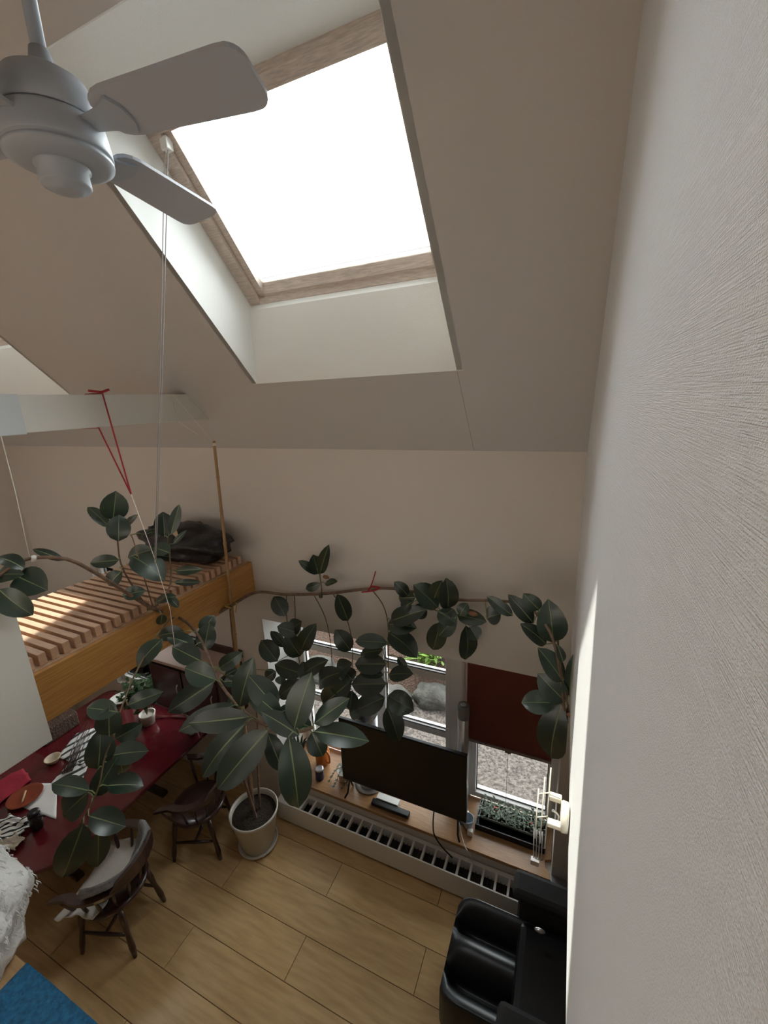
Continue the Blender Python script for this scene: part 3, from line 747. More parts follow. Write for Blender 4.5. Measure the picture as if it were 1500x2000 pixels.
for k in range(4):
    a = math.radians(8.8+90*k); u = Vector((math.cos(a), math.sin(a), 0)); w = Vector((-u.y, u.x, 0))
    tilt = math.radians(-11); wv = w*math.cos(tilt) + Vector((0, 0, 1))*math.sin(tilt); nv = u.cross(wv)
    zoff = Vector((0, 0, -.005))
    # blade outline in (along, across)
    out = [(.155, -.034), (.165, -.05), (.185, -.061), (.21, -.066), (.52, -.076)]
    out += [(.535+.04*math.sin(math.radians(x)), -.036-.04*math.cos(math.radians(x))) for x in (15, 30, 45, 60, 75, 90)]
    out += [(.535+.04*math.cos(math.radians(x)), .036+.04*math.sin(math.radians(x))) for x in (0, 15, 30, 45, 60, 75)]
    out += [(.52, .076), (.21, .066), (.185, .061), (.165, .05), (.155, .034)]
    n = len(out); c0 = fc + zoff
    top = [c0+u*p+wv*q+nv*.005 for p, q in out]; bot = [c0+u*p+wv*q-nv*.005 for p, q in out]
    m = MB(); m.add(top+bot, [list(range(n)), list(reversed(range(n, 2*n)))] + [(i, n+i, n+(i+1) % n, (i+1) % n) for i in range(n)])
    bl = m.build('blade', M_FANB, t)
    m = MB(); br = [(.11, -.022), (.16, -.03), (.21, -.05), (.227, -.02), (.227, .02), (.21, .05), (.16, .03), (.11, .022)]; n = len(br)
    top = [c0+u*p+wv*q-nv*.006 for p, q in br]; bot = [c0+u*p+wv*q-nv*.013 for p, q in br]
    m.add(top+bot, [list(range(n)), list(reversed(range(n, 2*n)))] + [(i, n+i, n+(i+1) % n, (i+1) % n) for i in range(n)])
    m.build('blade_bracket', M_FAN, bl)

# ================================================================ STRINGS
pul = Vector((-1.745, 1.672, 5.045))
end = at(303, 1100, 2.12)
t = thing('skylight_cord', tuple(end), 'thin grey cord loop hanging from the skylight pulley', 'cord')
MB().box(pul.x-.02, pul.x+.02, pul.y-.02, pul.y+.02, pul.z-.03, pul.z+.02).build('pulley', M_WHITE, t, bevel=.005)
for dx in (-.011, .011):
    q = [pul + (end-pul)*(i/14) + Vector((dx*(1-i/14*.6), 0, -.02*math.sin(math.pi*i/14))) for i in range(15)]
    MB().tube(q, .0022, 5).build('strand', M_CORD, t)
def string(name, pts, r, m, label, cat='string', extra=None):
    P = [Vector(p) for p in pts]
    lo = min(P, key=lambda p: p.z)
    return tag(MB().tube(P, r, 6).build(name, m, base=tuple(lo)), label, cat)
ra = onx(200, 768, bx1+.006); rb = onx(193, 836, bx1+.006); rk = at(256, 965, 2.28)
t = thing('red_ribbon', tuple(rk), 'red ribbon looped over the white beam holding up the plant', 'ribbon')
MB().tube([(bx0-.01, ra.y, bz1+.006), (ra.x, ra.y, bz1+.006), tuple(rk)], .0045, 6).build('strand', M_RED, t)
MB().tube([(bx0-.01, ra.y, bz1+.006), (bx0-.01, rb.y, bz0-.004), (rb.x, rb.y, bz0-.001), tuple(rk)], .0045, 6).build('strand', M_RED, t)
MB().tube([(bx1, ra.y-.07, bz1+.02), (bx1, ra.y, bz1+.012), (bx1+.01, ra.y+.04, bz1+.026)], .007, 6).build('knot', M_RED, t)
string('plant_string', [rk, at(300, 1085, 2.35), at(332, 1190, 2.55), at(345, 1290, 2.45)], .0017, M_STRING, 'white string running down from the red ribbon into the leaves')
string('plant_string', [onx(2, 852, bx1), at(30, 960, 2.03), at(58, 1088, 2.05)], .0022, M_STRING, 'white string from the beam to the arching branch at the far left')
btop = Vector((-2.405, 2.345, 3.66)); 
string('plant_string', [(bx1+.003, 2.09, bz1-.001), (bx1+.004, 2.11, bz0-.002), tuple(btop+Vector((0, 0, -.03)))], .0022, M_STRING, 'white string from the beam underside to the bamboo tip')
string('plant_string', [(bx1+.003, 2.10, bz1-.002), tuple(btop+Vector((.004, -.003, -.02)))], .0022, M_STRING, 'white string from the beam top to the bamboo tip')

# ================================================================ RUBBER PLANT
px, py = -2.39, 2.185
plant = thing('potted_rubber_plant', (px, py, 0), 'huge rubber plant in a pale pot, branches spreading across the room', 'plant')
MB().lathe((px, py, 0), [(.13, .0), (.15, .002), (.172, .02), (.178, .04), (.168, .04), (.155, .024)], 36).build('saucer', M_POT, plant)
MB().lathe((px, py, 0), [(.140, .025), (.145, .027), (.205, .365), (.212, .37), (.214, .395), (.203, .397), (.195, .36), (.19, .33)], 40).build('pot', M_POT, plant)
MB().lathe((px, py, 0), [(.193, .325), (.193, .345), (.10, .352), (.02, .355)], 30).build('soil', M_SOIL, plant)
cane = MB(); seg = 13; P0 = Vector((-2.41, 2.20, .30)); P1 = btop
pts, rs = [], []
for i in range(seg):
    a = P0+(P1-P0)*(i/seg); b = P0+(P1-P0)*((i+.94)/seg); c = P0+(P1-P0)*((i+.97)/seg)
    r = .017-.006*i/seg
    pts += [a, b, c]; rs += [r, r, r*1.25]
cane.tube(pts+[P1], rs+[.011], 8)
cs = cane.build('bamboo_stake', M_BAMBOO, plant)
MB().tube([btop+Vector((0, 0, -.035)), btop+Vector((0, 0, -.015))], .014, 8).build('string_wrap', M_STRING, cs)
tie = Vector((-2.40, 2.275, 2.36))

BR = []                                     # every branch polyline, for petioles
def branch(pts, r0, r1, name='branch', m=None, parent=None):
    q = curve_pts(pts, 6); n = len(q)
    MB().tube(q, [r0+(r1-r0)*i/(n-1) for i in range(n)], 7).build(name, m or M_BARK, parent or plant)
    BR.append(q); return q
# trunks in the pot
branch([(px, py, .33), (px-.01, py+.01, .9), (-2.42, 2.25, 1.6), (-2.43, 2.285, 2.2), tuple(tie)], .014, .011, 'trunk')
branch([(px+.05, py-.03, .33), (px+.06, py-.10, .8), (-2.22, 1.92, 1.35), (-1.95, 1.72, 1.95), at(440, 1400, 2.35)], .012, .007, 'trunk')
branch([(px+.02, py+.05, .33), (px+.03, py+.09, .8), (-2.33, 2.32, 1.3), (-2.36, 2.33, 1.8)], .011, .007, 'trunk')
# wall branch to the right
wb = [tuple(tie), tuple(ony(500, 1157, 2.47)), tuple(ony(560, 1161, 2.55)), tuple(ony(640, 1159, 2.55)), tuple(ony(720, 1150, 2.55)), tuple(ony(780, 1151, 2.54)),
      tuple(ony(880, 1170, 2.50)), tuple(ony(960, 1173, 2.40)), tuple(ony(1020, 1180, 2.2)), tuple(ony(1062, 1215, 2.05)), tuple(ony(1086, 1270, 1.98)), tuple(ony(1100, 1370, 1.97)), tuple(ony(1108, 1410, 1.97))]
branch(wb, .013, .006)
# left arch
la = [tuple(tie), at(400, 1207, 3.25), at(345, 1203, 3.0), at(300, 1189, 2.75), at(240, 1153, 2.45), at(185, 1118, 2.25), at(130, 1092, 2.12), at(65, 1090, 2.06), at(25, 1105, 2.0), at(-15, 1135, 1.98)]
branch(la, .014, .007)
# front branch with the big leaves
fb = [at(345, 1203, 3.0), at(372, 1222, 2.8), at(395, 1255, 2.6), at(425, 1325, 2.35), at(455, 1368, 2.15), at(490, 1400, 2.0), at(525, 1418, 1.9)]
branch(fb, .0095, .0075)
branch([at(490, 1400, 2.0), at(550, 1428, 1.92), at(590, 1428, 1.88), at(612, 1420, 1.86)], .008, .007)
# lower left hanging shoot
hb = [at(345, 1203, 3.0), at(318, 1225, 2.7), at(270, 1305, 2.4), at(240, 1375, 2.2), at(226, 1425, 2.1), at(205, 1480, 2.05), at(195, 1530, 2.0), at(178, 1572, 1.98), at(155, 1612, 1.96)]
branch(hb, .0055, .0035, m=M_SHOOT)
# two upright shoots
branch([at(285, 1182, 2.7), at(262, 1150, 2.62), at(236, 1100, 2.58), at(229, 1045, 2.56), at(226, 1010, 2.55)], .006, .004)
branch([at(300, 1189, 2.75), at(330, 1150, 2.75), at(333, 1110, 2.75), at(328, 1050, 2.74)], .006, .004)
branch([at(300, 1189, 2.75), at(288, 1150, 2.65), at(262, 1060, 2.62), at(255, 1045, 2.62)], .004, .003)
# hanging shoots at the window and an upright one on the wall branch
def wy(x, y, Y=2.50): return tuple(ony(450+x/2.1429, 1050+y/2.1429, Y))
branch([wy(380, 245, 2.55), wy(382, 215, 2.52), wy(375, 165, 2.5), wy(376, 140, 2.5)], .005, .004, m=M_SHOOT)
branch([wy(235, 238, 2.55), wy(235, 320, 2.52), wy(246, 400, 2.50), wy(285, 500, 2.46), wy(300, 590, 2.44)], .0045, .003, m=M_SHOOT)
branch([wy(268, 240, 2.55), wy(270, 350, 2.53), wy(250, 400, 2.50)], .004, .003, m=M_SHOOT)
branch([wy(350, 240, 2.55), wy(395, 330, 2.52), wy(418, 430, 2.5), wy(426, 540, 2.47)], .004, .003, m=M_SHOOT)
branch([wy(430, 236, 2.55), wy(480, 320, 2.52), wy(510, 440, 2.50), wy(508, 560, 2.46), wy(498, 660, 2.43)], .004, .003, m=M_SHOOT)
branch([wy(598, 225, 2.55), wy(640, 285, 2.52), wy(660, 370, 2.50), wy(661, 520, 2.46), wy(655, 700, 2.42), wy(650, 740, 2.42)], .0045, .003, m=M_SHOOT)
branch([wy(640, 470, 2.50), wy(650, 560, 2.44), wy(640, 690, 2.41)], .003, .002, m=M_SHOOT)
branch([wy(790, 220, 2.54), wy(850, 300, 2.47), wy(940, 320, 2.44), wy(985, 360, 2.43)], .0045, .003, m=M_SHOOT)
branch([wy(1370, 430, 2.02), wy(1380, 520, 1.98), wy(1400, 640, 1.97), wy(1420, 740, 1.97)], .005, .004, m=M_SHOOT)

LEAFN = [0]
def leaf(b, tip, wid, arch=0.10, roll=None, petiole=True):
    b, tip = Vector(b), Vector(tip); u = tip-b; L = u.length
    mid = (b+tip)*.5
    n = (EYE-mid).normalized() + Vector((random.gauss(0, .2), random.gauss(0, .2), .2+random.gauss(0, .12)))
    n = (n - u*(n.dot(u)/(L*L))).normalized(); s = u.cross(n).normalized()
    rows = 8; cols = [-1, -.55, -.035, .035, .55, 1]
    V, F, MI = [], [], []
    fold = random.uniform(.08, .30); wav = random.uniform(0, 6.28); bend = arch*random.uniform(.4, 1.5)
    for i in range(rows+1):
        t_ = i/rows
        w = math.sin(math.pi*min(1, t_**.92))**.58 if 0 < t_ < 1 else 0
        if t_ > .85: w *= (1-(t_-.85)/.15*.25)
        hw = .5*wid*w
        c = b + u*t_ + n*(bend*L*math.sin(math.pi*t_))
        for cc in cols:
            x = cc*max(hw, .0015) if abs(cc) > .1 else math.copysign(min(max(.0026, L*.0115)*(1-.7*t_), max(hw, .001)), cc)
            V.append(c + s*x + n*(abs(x)*fold + .010*wid/.1*abs(cc)**2*math.sin(6*t_+wav)*.4))
    for q_ in V: q_.x = min(q_.x, XR-.006)      # leaves stay clear of the right wall
    nc = len(cols)
    m = MB()
    for i in range(rows):
        for j in range(nc-1):
            a = i*nc+j; F.append((a, a+1, a+nc+1, a+nc)); MI.append(1 if j == 2 else 0)
    m.v = V; m.f = [list(f) for f in F]; m.m = MI; m.sm = [True]*len(F)
    if petiole:
        best = min((min(((p-b).length, k) for k, p in enumerate(q)) + (qi,) for qi, q in enumerate(BR)))
        if .008 < best[0] < .30:
            p = BR[best[2]][best[1]]
            m.tube([p, (p+b)*.5+Vector((0, 0, .01)), b, b+u*.04], [.0036, .0032, .0026, .002], 5, mi=1)
    o = m.build('leaf', [M_LEAF, M_RIB], plant)
    LEAFN[0] += 1
    return o
def leaves(rows, ox, oy, sc, depth, dvar=.04, arch=.1):
    for r in rows:
        bx, by, tx, ty, w = r[:5]; d = r[5] if len(r) > 5 else depth
        d0 = d+random.uniform(-dvar, dvar); d1 = d+random.uniform(-dvar, dvar)*1.6
        leaf(at(ox+bx/sc, oy+by/sc, d0), at(ox+tx/sc, oy+ty/sc, d1), w/sc*d/FPX*1.07, arch)
# big front rosette (crop at 250,1180 scale 3)
leaves([(975,725,1075,400,165,1.86),(1090,700,1297,552,112,1.86),(1090,745,1412,802,128,1.84),(1078,750,1142,892,112,1.88),
 (942,775,1000,1197,178,1.84),(825,735,528,1082,185,1.88),(700,690,438,1012,140,1.98),(818,755,905,975,105,1.97),(712,660,357,697,128,1.92),
 (625,590,298,745,112,2.05),(1002,768,782,632,108,1.88),(655,600,738,308,140,2.02),(872,612,705,418,140,1.96),(890,655,705,500,118,1.92),
 (985,600,868,640,62,2.0),(1078,725,925,660,85,1.98)], 250, 1180, 3.0, 1.9, .02, .07)
leaves([(512,442,332,372,130,2.25),(430,335,262,250,112,2.40),(392,245,230,192,85,2.55),(330,160,178,186,84,2.65),(430,165,505,66,85,2.75),
 (447,272,478,108,108,2.70),(538,372,672,280,84,2.4),(540,382,652,335,52,2.45),(505,455,232,635,125,2.35),(200,205,55,372,112,2.5),
 (560,455,655,445,62,2.4),(590,600,650,520,60,2.3),(570,420,640,380,50,2.5),(0,592,208,512,92,2.25),(200,60,190,120,55,2.8),(100,40,105,90,40,2.8)], 250, 1180, 3.0, 2.4, .03, .07)
# lower left hanging shoot (crop at 0,1360 scale 3.75)
leaves([(865,115,638,85,135),(800,290,800,70,165),(718,535,735,232,185),(842,312,1042,200,135,2.2),(820,432,1090,400,150,2.1),
 (690,728,862,442,140),(785,655,1052,655,150,2.05),(650,690,378,640,135,2.0),(645,705,460,880,190,1.98),(648,875,922,955,165,1.95),
 (612,925,462,1322,205,1.93),(720,985,715,1245,150,2.0),(880,480,900,570,100,2.2)], 0, 1360, 3.75, 2.05, .03, .07)
# upper left group (crop at 0,640 scale 2.679)
leaves([(592,1005,606,853,120,2.55),(575,1045,458,938,58,2.55),(620,1118,622,978,104,2.53),(663,1032,720,978,32,2.6),(860,1092,852,963,95,2.74),
 (893,1082,938,924,52,2.74),(622,1215,472,1232,66,2.55),(800,1160,668,1202,85,2.7),(690,1195,862,1325,135,2.65),(892,1180,790,1150,85,2.7),
 (905,1132,976,1060,26,2.75),(918,1272,1062,1264,46,2.8),(635,1275,568,1350,75,2.55),(640,1402,762,1375,70,2.55),(910,1332,1052,1330,34,2.85),
 (810,1190,905,1202,36,2.75),(760,1080,830,1065,28,2.75),(332,1218,172,1160,46,2.1),(128,1262,-20,1200,80,2.02),(88,1300,250,1375,150,2.0),
 (-20,1300,125,1290,90,2.0)], 0, 640, 2.679, 2.6, .03, .08)
leaves([(-5,405,172,540,125,1.95),(-10,530,22,645,75,1.95),(815,470,925,440,48,2.85),(880,440,935,500,40,2.85)], 0, 1000, 2.679, 2.0, .03, .08)
# window and wall groups, depth from the plane of the shoots (crop at 450,1050 scale 2.143)
def wl(rows, Y, arch=.09, jit=.05):
    for bx, by, tx, ty, w in rows:
        Yb, Yt = Y+random.uniform(-jit, jit)*.6, Y+random.uniform(-jit, jit)-.02
        b = Vector(wy(bx, by, Yb)); t_ = Vector(wy(tx, ty, Yt)); dep = ((b+t_)*.5-EYE).dot(_f)
        leaf(b, t_, w/2.1429*dep/FPX*1.13, arch)
wl([(375,152,412,30,46),(368,152,345,70,58),(366,152,285,96,36),(378,192,315,216,34),(396,192,449,184,30),(380,255,376,230,14)], 2.50)
wl([(230,328,182,246,62),(492,347,446,236,62)], 2.50)
wl([(285,400,196,372,58),(292,495,232,398,74),(298,470,358,360,66),(250,390,300,350,60),(228,460,168,392,38),(196,518,128,430,70),
 (302,572,186,532,68),(304,572,412,512,64),(370,610,474,560,74),(190,560,146,590,46),(205,580,212,616,40),(295,598,200,668,62),
 (300,610,330,660,60),(330,590,300,520,60)], 2.44)
wl([(450,572,512,524,72),(420,600,480,640,60),(502,472,438,385,68),(508,596,386,700,84),(512,640,500,720,70),(515,600,455,540,60)], 2.42)
wl([(656,440,522,434,58),(640,470,545,488,52),(652,530,522,532,76),(640,575,540,570,44),(652,612,506,614,86),(648,668,522,724,78),
 (660,362,782,378,74),(672,350,822,300,72),(662,398,782,505,88),(664,575,767,572,62),(660,660,768,724,86),(654,708,706,852,80),(700,500,740,550,30),(500,740,560,700,60)], 2.42)
wl([(742,242,685,184,48),(775,250,706,252,58),(760,270,720,300,46),(868,292,764,198,92),(852,255,886,178,64),(910,297,903,168,78),(820,290,770,330,60)], 2.44)
wl([(868,308,948,362,74),(882,352,848,468,74),(942,335,872,412,66),(960,325,992,274,48),(950,325,1072,352,60),(985,368,983,512,74),(1002,372,1034,428,62),(1072,338,1132,318,70),(880,330,930,300,50)], 2.40)
wl([(1182,327,1072,244,46)], 2.30)
wl([(1268,358,1162,238,62),(1292,300,1225,232,62),(1352,442,1330,258,108),(1322,446,1214,360,62)], 2.08, jit=.03)
wl([(1392,602,1286,460,82),(1402,685,1286,568,92),(1355,692,1218,690,86),(1388,690,1342,925,116),(1420,665,1436,490,44),(1392,520,1368,448,32),(1415,700,1425,790,36)], 1.98, jit=.02)
# dry leaf and sheaths
for x, y_, Y in ((400, 165, 2.49), (1015, 318, 2.38), (1432, 745, 1.95)):
    c = Vector(wy(x, y_, Y)); MB().ball(c, .03, .012, .016, .3, 3, 10, 6).build('dry_sheath', M_BUD, plant)
# ties
MB().tube(curve_pts([wy(575, 225, 2.53), wy(590, 205, 2.52), wy(625, 210, 2.53), wy(600, 222, 2.52), wy(550, 228, 2.53)], 5), .006, 6).tube([wy(585, 212, 2.52), wy(598, 175, 2.56), wy(608, 140, 2.6)], .004, 6).build('red_tie', M_RED, plant)
MB().tube(curve_pts([tie+Vector((.03, -.03, .0)), tie+Vector((-.03, -.03, .01)), tie+Vector((-.02, .03, .0)), tie+Vector((.04, .02, .02)), tie+Vector((.07, -.03, -.03))], 5), .005, 6).build('yellow_tie', M_YELLOW, plant)
c = at(385, 1210, 3.18); MB().obox(c, (.018, 0, 0), (0, .02, 0), (0, 0, .018)).build('white_clip', M_WHITE, plant, bevel=.004)
c = at(66, 1091, 2.055); MB().tube([c+Vector((-.006, 0, -.012)), c+Vector((.006, 0, .012))], .011, 8).build('white_clip', M_WHITE, plant)

# ================================================================ TABLE AND CHAIRS
TZ = .73
def stadium(x0, x1, y0, y1, r, n=12):
    P = []
    for cx, cy, a0 in ((x1-r, y1-.12, 0), (x0+r, y1-.12, 90), (x0+r, y0+r, 180), (x1-r, y0+r, 270)):
        rr = r if a0 >= 180 else .12
        cx = cx if a0 >= 180 else (x1-.12 if a0 == 0 else x0+.12)
        for i in range(n+1):
            a = math.radians(a0+90*i/n); P.append((cx+rr*math.cos(a), cy+rr*math.sin(a)))
    return P
t = thing('dining_table', (-3.96, 1.7, 0), 'long glossy wine red dining table with rounded end', 'table')
MB().prism(stadium(-4.80, -3.17, .86, 2.56, .46), TZ-.032, TZ).build('tabletop', M_TABLE, t, bevel=.008)
for yy in (1.35, 2.2):
    MB().lathe((-3.96, yy, 0), [(.05, .05), (.06, .12), (.045, .3), (.06, .6), (.12, TZ-.034)], 20).build('leg', M_CHAIR, t)
    MB().box(-4.3, -3.62, yy-.035, yy+.035, 0, .05).build('foot', M_CHAIR, t, bevel=.01)
def windsor(name, loc, rot, label):
    t = thing(name, loc, label, 'chair', 'wooden armchairs at the red table', rot)
    B = lambda mb, nm: mb.build(nm, M_CHAIR, t, world=False)
    def seatf(u, v):
        a = 6.28318*u; r = .225*(1+.07*math.cos(2*a))*(1-.0*v)
        return (r*math.cos(a)*v, r*math.sin(a)*v*1.03, .455-.018*(1-v**2))
    m = MB(); n = 28
    m.lathe((0, 0, 0), [(.19, .405), (.222, .42), (.228, .44), (.215, .456), (.12, .446), (.02, .442)], n, sx=1.0, sy=1.03)
    B(m, 'seat')
    legs = [(.15, .15, .205, .19), (.15, -.15, .205, -.19), (-.14, .14, -.21, .18), (-.14, -.14, -.21, -.18)]
    for a, b, c, d in legs:
        B(MB().tube([(a, b, .42), (a+(c-a)*.3, b+(d-b)*.3, .30), (a+(c-a)*.5, b+(d-b)*.5, .21), (a+(c-a)*.8, b+(d-b)*.8, .09), (c, d, 0)], [.016, .022, .016, .022, .013], 10), 'leg')
    for s in (1, -1):
        B(MB().tube([(.18, s*.172, .19), (0, s*.168, .19), (-.175, s*.160, .19)], [.010, .015, .010], 8), 'stretcher')
    B(MB().tube([(0, .168, .19), (0, 0, .19), (0, -.168, .19)], [.010, .015, .010], 8), 'stretcher')
    q = []
    for i in range(21):
        a = math.radians(70+220*i/20); q.append(Vector((.265*math.cos(a)-.0+.0, .275*math.sin(a), .685)))
    q = [Vector((.20, .275, .672))] + q + [Vector((.20, -.275, .672))]
    m = MB()
    for i in range(len(q)-1):
        a, b = q[i], q[i+1]; d = (b-a).normalized(); s = Vector((d.y, -d.x, 0))
        ka = .030; zz = .012
        s0 = Vector((q[i]-Vector((0, 0, q[i].z))).normalized()); s1 = Vector((q[i+1]-Vector((0, 0, q[i+1].z))).normalized())
        m.hexa([a-s0*ka-Vector((0,0,zz)), a+s0*ka-Vector((0,0,zz)), b+s1*ka-Vector((0,0,zz)), b-s1*ka-Vector((0,0,zz)),
                a-s0*ka+Vector((0,0,zz)), a+s0*ka+Vector((0,0,zz)), b+s1*ka+Vector((0,0,zz)), b-s1*ka+Vector((0,0,zz))])
    B(m, 'arm_bow')
    m = MB(); crest = []
    for i in range(13):
        a = math.radians(130+100*i/12); crest.append(Vector((.275*math.cos(a)-.01, .285*math.sin(a), .70)))
    for i in range(12):
        a, b = crest[i], crest[i+1]; h0 = .09*math.sin(math.pi*(i+.02)/12)**.5; h1 = .09*math.sin(math.pi*min(.999, (i+1)/12))**.5
        na = Vector((a.x, a.y, 0)).normalized()*.012; nb_ = Vector((b.x, b.y, 0)).normalized()*.012; U = Vector((0, 0, 1))
        m.hexa([a-na, a+na, b+nb_, b-nb_, a-na+U*h0, a+na+U*h0, b+nb_+U*h1, b-nb_+U*h1])
    B(m, 'crest_rail')
    for i in range(9):
        a = math.radians(88+184*i/8); ca, sa = math.cos(a), math.sin(a)
        B(MB().tube([(.195*ca, .205*sa, .445), (.232*ca, .243*sa, .56), (.262*ca, .272*sa, .675)], [.007, .012, .007], 7), 'spindle')
    for s in (1, -1):
        B(MB().tube([(.10, s*.20, .445), (.14, s*.235, .56), (.17, s*.27, .665)], [.010, .016, .009], 8), 'arm_post')
    return t
c1 = Vector((-2.94, 1.275, 0)); r1 = math.radians(198)
windsor('wooden_armchair', c1, r1, 'dark wooden armchair with grey and white cloths on it, nearest the camera')
c2 = Vector((-2.87, 2.02, 0)); r2 = math.radians(203)
windsor('wooden_armchair', c2, r2, 'dark wooden armchair without cloths, beside the pot')
def loc2(c, r, x, y, z): return Vector((c.x+x*math.cos(r)-y*math.sin(r), c.y+x*math.sin(r)+y*math.cos(r), z))
def clothf(pts, nz, seed):
    """bilinear sheet through a grid of points with folds"""
    def fn(u, v):
        n, k = len(pts)-1, len(pts[0])-1
        fu, fv = u*n, v*k; i, j = min(int(fu), n-1), min(int(fv), k-1); a, b = fu-i, fv-j
        p = (pts[i][j]*(1-a)*(1-b)+pts[i+1][j]*a*(1-b)+pts[i][j+1]*(1-a)*b+pts[i+1][j+1]*a*b)
        return p + Vector((noise.noise((u*4, v*4, seed)), noise.noise((u*4, v*4, seed+5)), noise.noise((u*3.5, v*3.5, seed+9))))*nz
    return fn
L1 = lambda x, y, z: loc2(c1, r1, x, y, z)
# grey jacket over the inside of the back and arm, white cloth on the seat
rows_ = []
for i in range(9):
    a = math.radians(95+150*i/8); ca, sa = math.cos(a), math.sin(a)
    rows_.append([L1(.10*ca, .13*sa, .48), L1(.17*ca, .19*sa, .56), L1(.225*ca, .235*sa, .68), L1(.25*ca, .262*sa, .775), L1(.285*ca, .295*sa, .73)])
tag(MB().grid(clothf(rows_, .014, 3.0), 26, 16).build('grey_jacket', M_GREYC, base=tuple(L1(0, 0, .46)), solid=.012), 'grey woollen jacket draped round the back of the nearer chair', 'jacket')
rows_ = [[L1(.24-.1*i, -.27+.135*j, .475+(.01 if abs(j-2) < 2 else .05)-(.05 if i == 0 else 0)) for j in range(5)] for i in range(4)]
tag(MB().grid(clothf(rows_, .022, 8.0), 22, 22).build('seat_cloth', M_WHITEC, base=tuple(L1(0, 0, .46)), solid=.008), 'off-white cloth crumpled on the seat of the nearer chair', 'cloth')

# ---- clutter on the table
def tp(x, y, z=TZ): return onz(x, y, z)
def sheet(name, px4, z, m, label, cat, nz=.004, th=.003, seed=1.0, group=None):
    A = [tp(*p, z) for p in px4]
    f = clothf([[A[0], A[3]], [A[1], A[2]]], nz, seed)
    c = sum(A, Vector())/4
    return tag(MB().grid(f, 14, 14).build(name, m, base=(c.x, c.y, TZ), solid=th), label, cat, group)
M_REDC = mat('crimson_cloth', (0.30, 0.012, 0.03), 0.9, bump=.003, bscale=60)
M_PAPER = mat('white_paper', (0.78, 0.77, 0.75), 0.7)
def striped(name, c1_, c2_, scale, rotz=0.0):
    m = bpy.data.materials.new(name); m.use_nodes = True; n, l = nt(m); b = n['Principled BSDF']
    b.inputs['Roughness'].default_value = .8
    tc = n.new('ShaderNodeTexCoord'); mp = n.new('ShaderNodeMapping'); mp.inputs['Rotation'].default_value = (0, 0, rotz)
    wv = n.new('ShaderNodeTexWave'); wv.inputs['Scale'].default_value = scale; wv.inputs['Distortion'].default_value = 3.0; wv.inputs['Detail'].default_value = 1
    rp = n.new('ShaderNodeValToRGB'); rp.color_ramp.interpolation = 'CONSTANT'
    rp.color_ramp.elements[0].color = (*c2_, 1); rp.color_ramp.elements[1].position = .32; rp.color_ramp.elements[1].color = (*c1_, 1)
    l.new(tc.outputs['Object'], mp.inputs['Vector']); l.new(mp.outputs['Vector'], wv.inputs['Vector'])
    l.new(wv.outputs['Fac'], rp.inputs['Fac']); l.new(rp.outputs['Color'], b.inputs['Base Color'])
    return m
M_ZEBRA = striped('zebra_print', (0.70, 0.68, 0.64), (0.02, 0.02, 0.02), 7.0, .6)
M_CHECK = striped('branch_print_paper', (0.72, 0.72, 0.71), (0.03, 0.03, 0.03), 3.5, .2)
sheet('red_cloth', [(-40, 1545), (45, 1500), (62, 1522), (-40, 1600)], TZ+.02, M_REDC, 'crimson cloth lying at the left of the table', 'cloth', .012, .006, 2.2)
sheet('printed_paper', [(112, 1478), (150, 1432), (200, 1418), (165, 1500)], TZ+.008, M_CHECK, 'white paper printed with black branches on the table', 'paper', .005, .003, 5.1)
sheet('printed_paper', [(100, 1530), (135, 1490), (180, 1480), (150, 1545)], TZ+.006, M_CHECK, 'white printed sheet below the branch paper, beside the orange plate', 'paper', .004, .003, 6.6)
sheet('white_paper', [(20, 1568), (60, 1530), (112, 1530), (110, 1600)], TZ+.004, M_PAPER, 'plain white paper under the orange plate', 'paper', .003, .002, 7.7)
sheet('crumpled_wrapper', [(270, 1405), (285, 1382), (298, 1388), (286, 1412)], TZ+.03, mat('brown_white_wrapper', (0.55, 0.45, 0.36), .7, col2=(.16, .09, .06), vscale=20), 'crumpled brown and white wrapper at the far end of the table', 'wrapper', .035, .003, 3.3)
t = thing('dark_twigs', tuple(tp(150, 1462)), 'bundle of dark twigs lying over the printed paper', 'twigs')
for k in range(7):
    a = tp(122+k*3, 1512-k, TZ+.03); b = tp(168+k*3+random.uniform(-4, 4), 1408+k*2, TZ+.04+.004*k)
    MB().tube([a, (a+b)*.5+Vector((0, 0, .02)), b], [.005, .004, .002], 5).build('twig', M_CHAIR, t)
p = tp(105, 1489)
t = thing('cream_bowl', tuple(p), 'small cream bowl on the table beside the printed paper', 'bowl')
MB().lathe(p, [(.028, 0), (.035, .006), (.062, .045), (.066, .055), (.06, .055), (.035, .014), (.01, .012)], 26).build('body', mat('cream_ceramic', (.60, .50, .36), .35), t)
p = tp(50, 1558, TZ+.01)
t = thing('orange_plate', tuple(p), 'round burnt orange plate with a wooden stick on it', 'plate')
MB().lathe(p, [(.06, 0), (.10, .006), (.128, .022), (.124, .025), (.098, .011), (.02, .009)], 36).build('dish', mat('burnt_orange_lacquer', (.24, .045, .018), .3), t)
MB().tube([p+Vector((-.05, .03, .02)), p+Vector((.06, -.05, .03))], .008, 6).build('wooden_stick', mat('pale_wood_stick', (.55, .36, .20), .5), t)
p = tp(74, 1615)
t = thing('black_canister', tuple(p), 'black metal canister on the table beside the striped cloth', 'canister')
MB().lathe(p, [(.040, 0), (.042, .004), (.042, .125), (.038, .13)], 24).build('body', mat('dark_tin', (.05, .05, .055), .25, metal=.6), t)
MB().lathe(p+Vector((0, 0, .13)), [(.040, 0), (.041, .02), (.034, .028), (.012, .03)], 24).build('lid', M_BLACKP, t)
MB().tube(curve_pts([p+Vector((.04, .0, .11)), p+Vector((.08, .02, .13)), p+Vector((.10, .03, .12))], 4), .008, 6).build('spout', M_BLACKP, t)
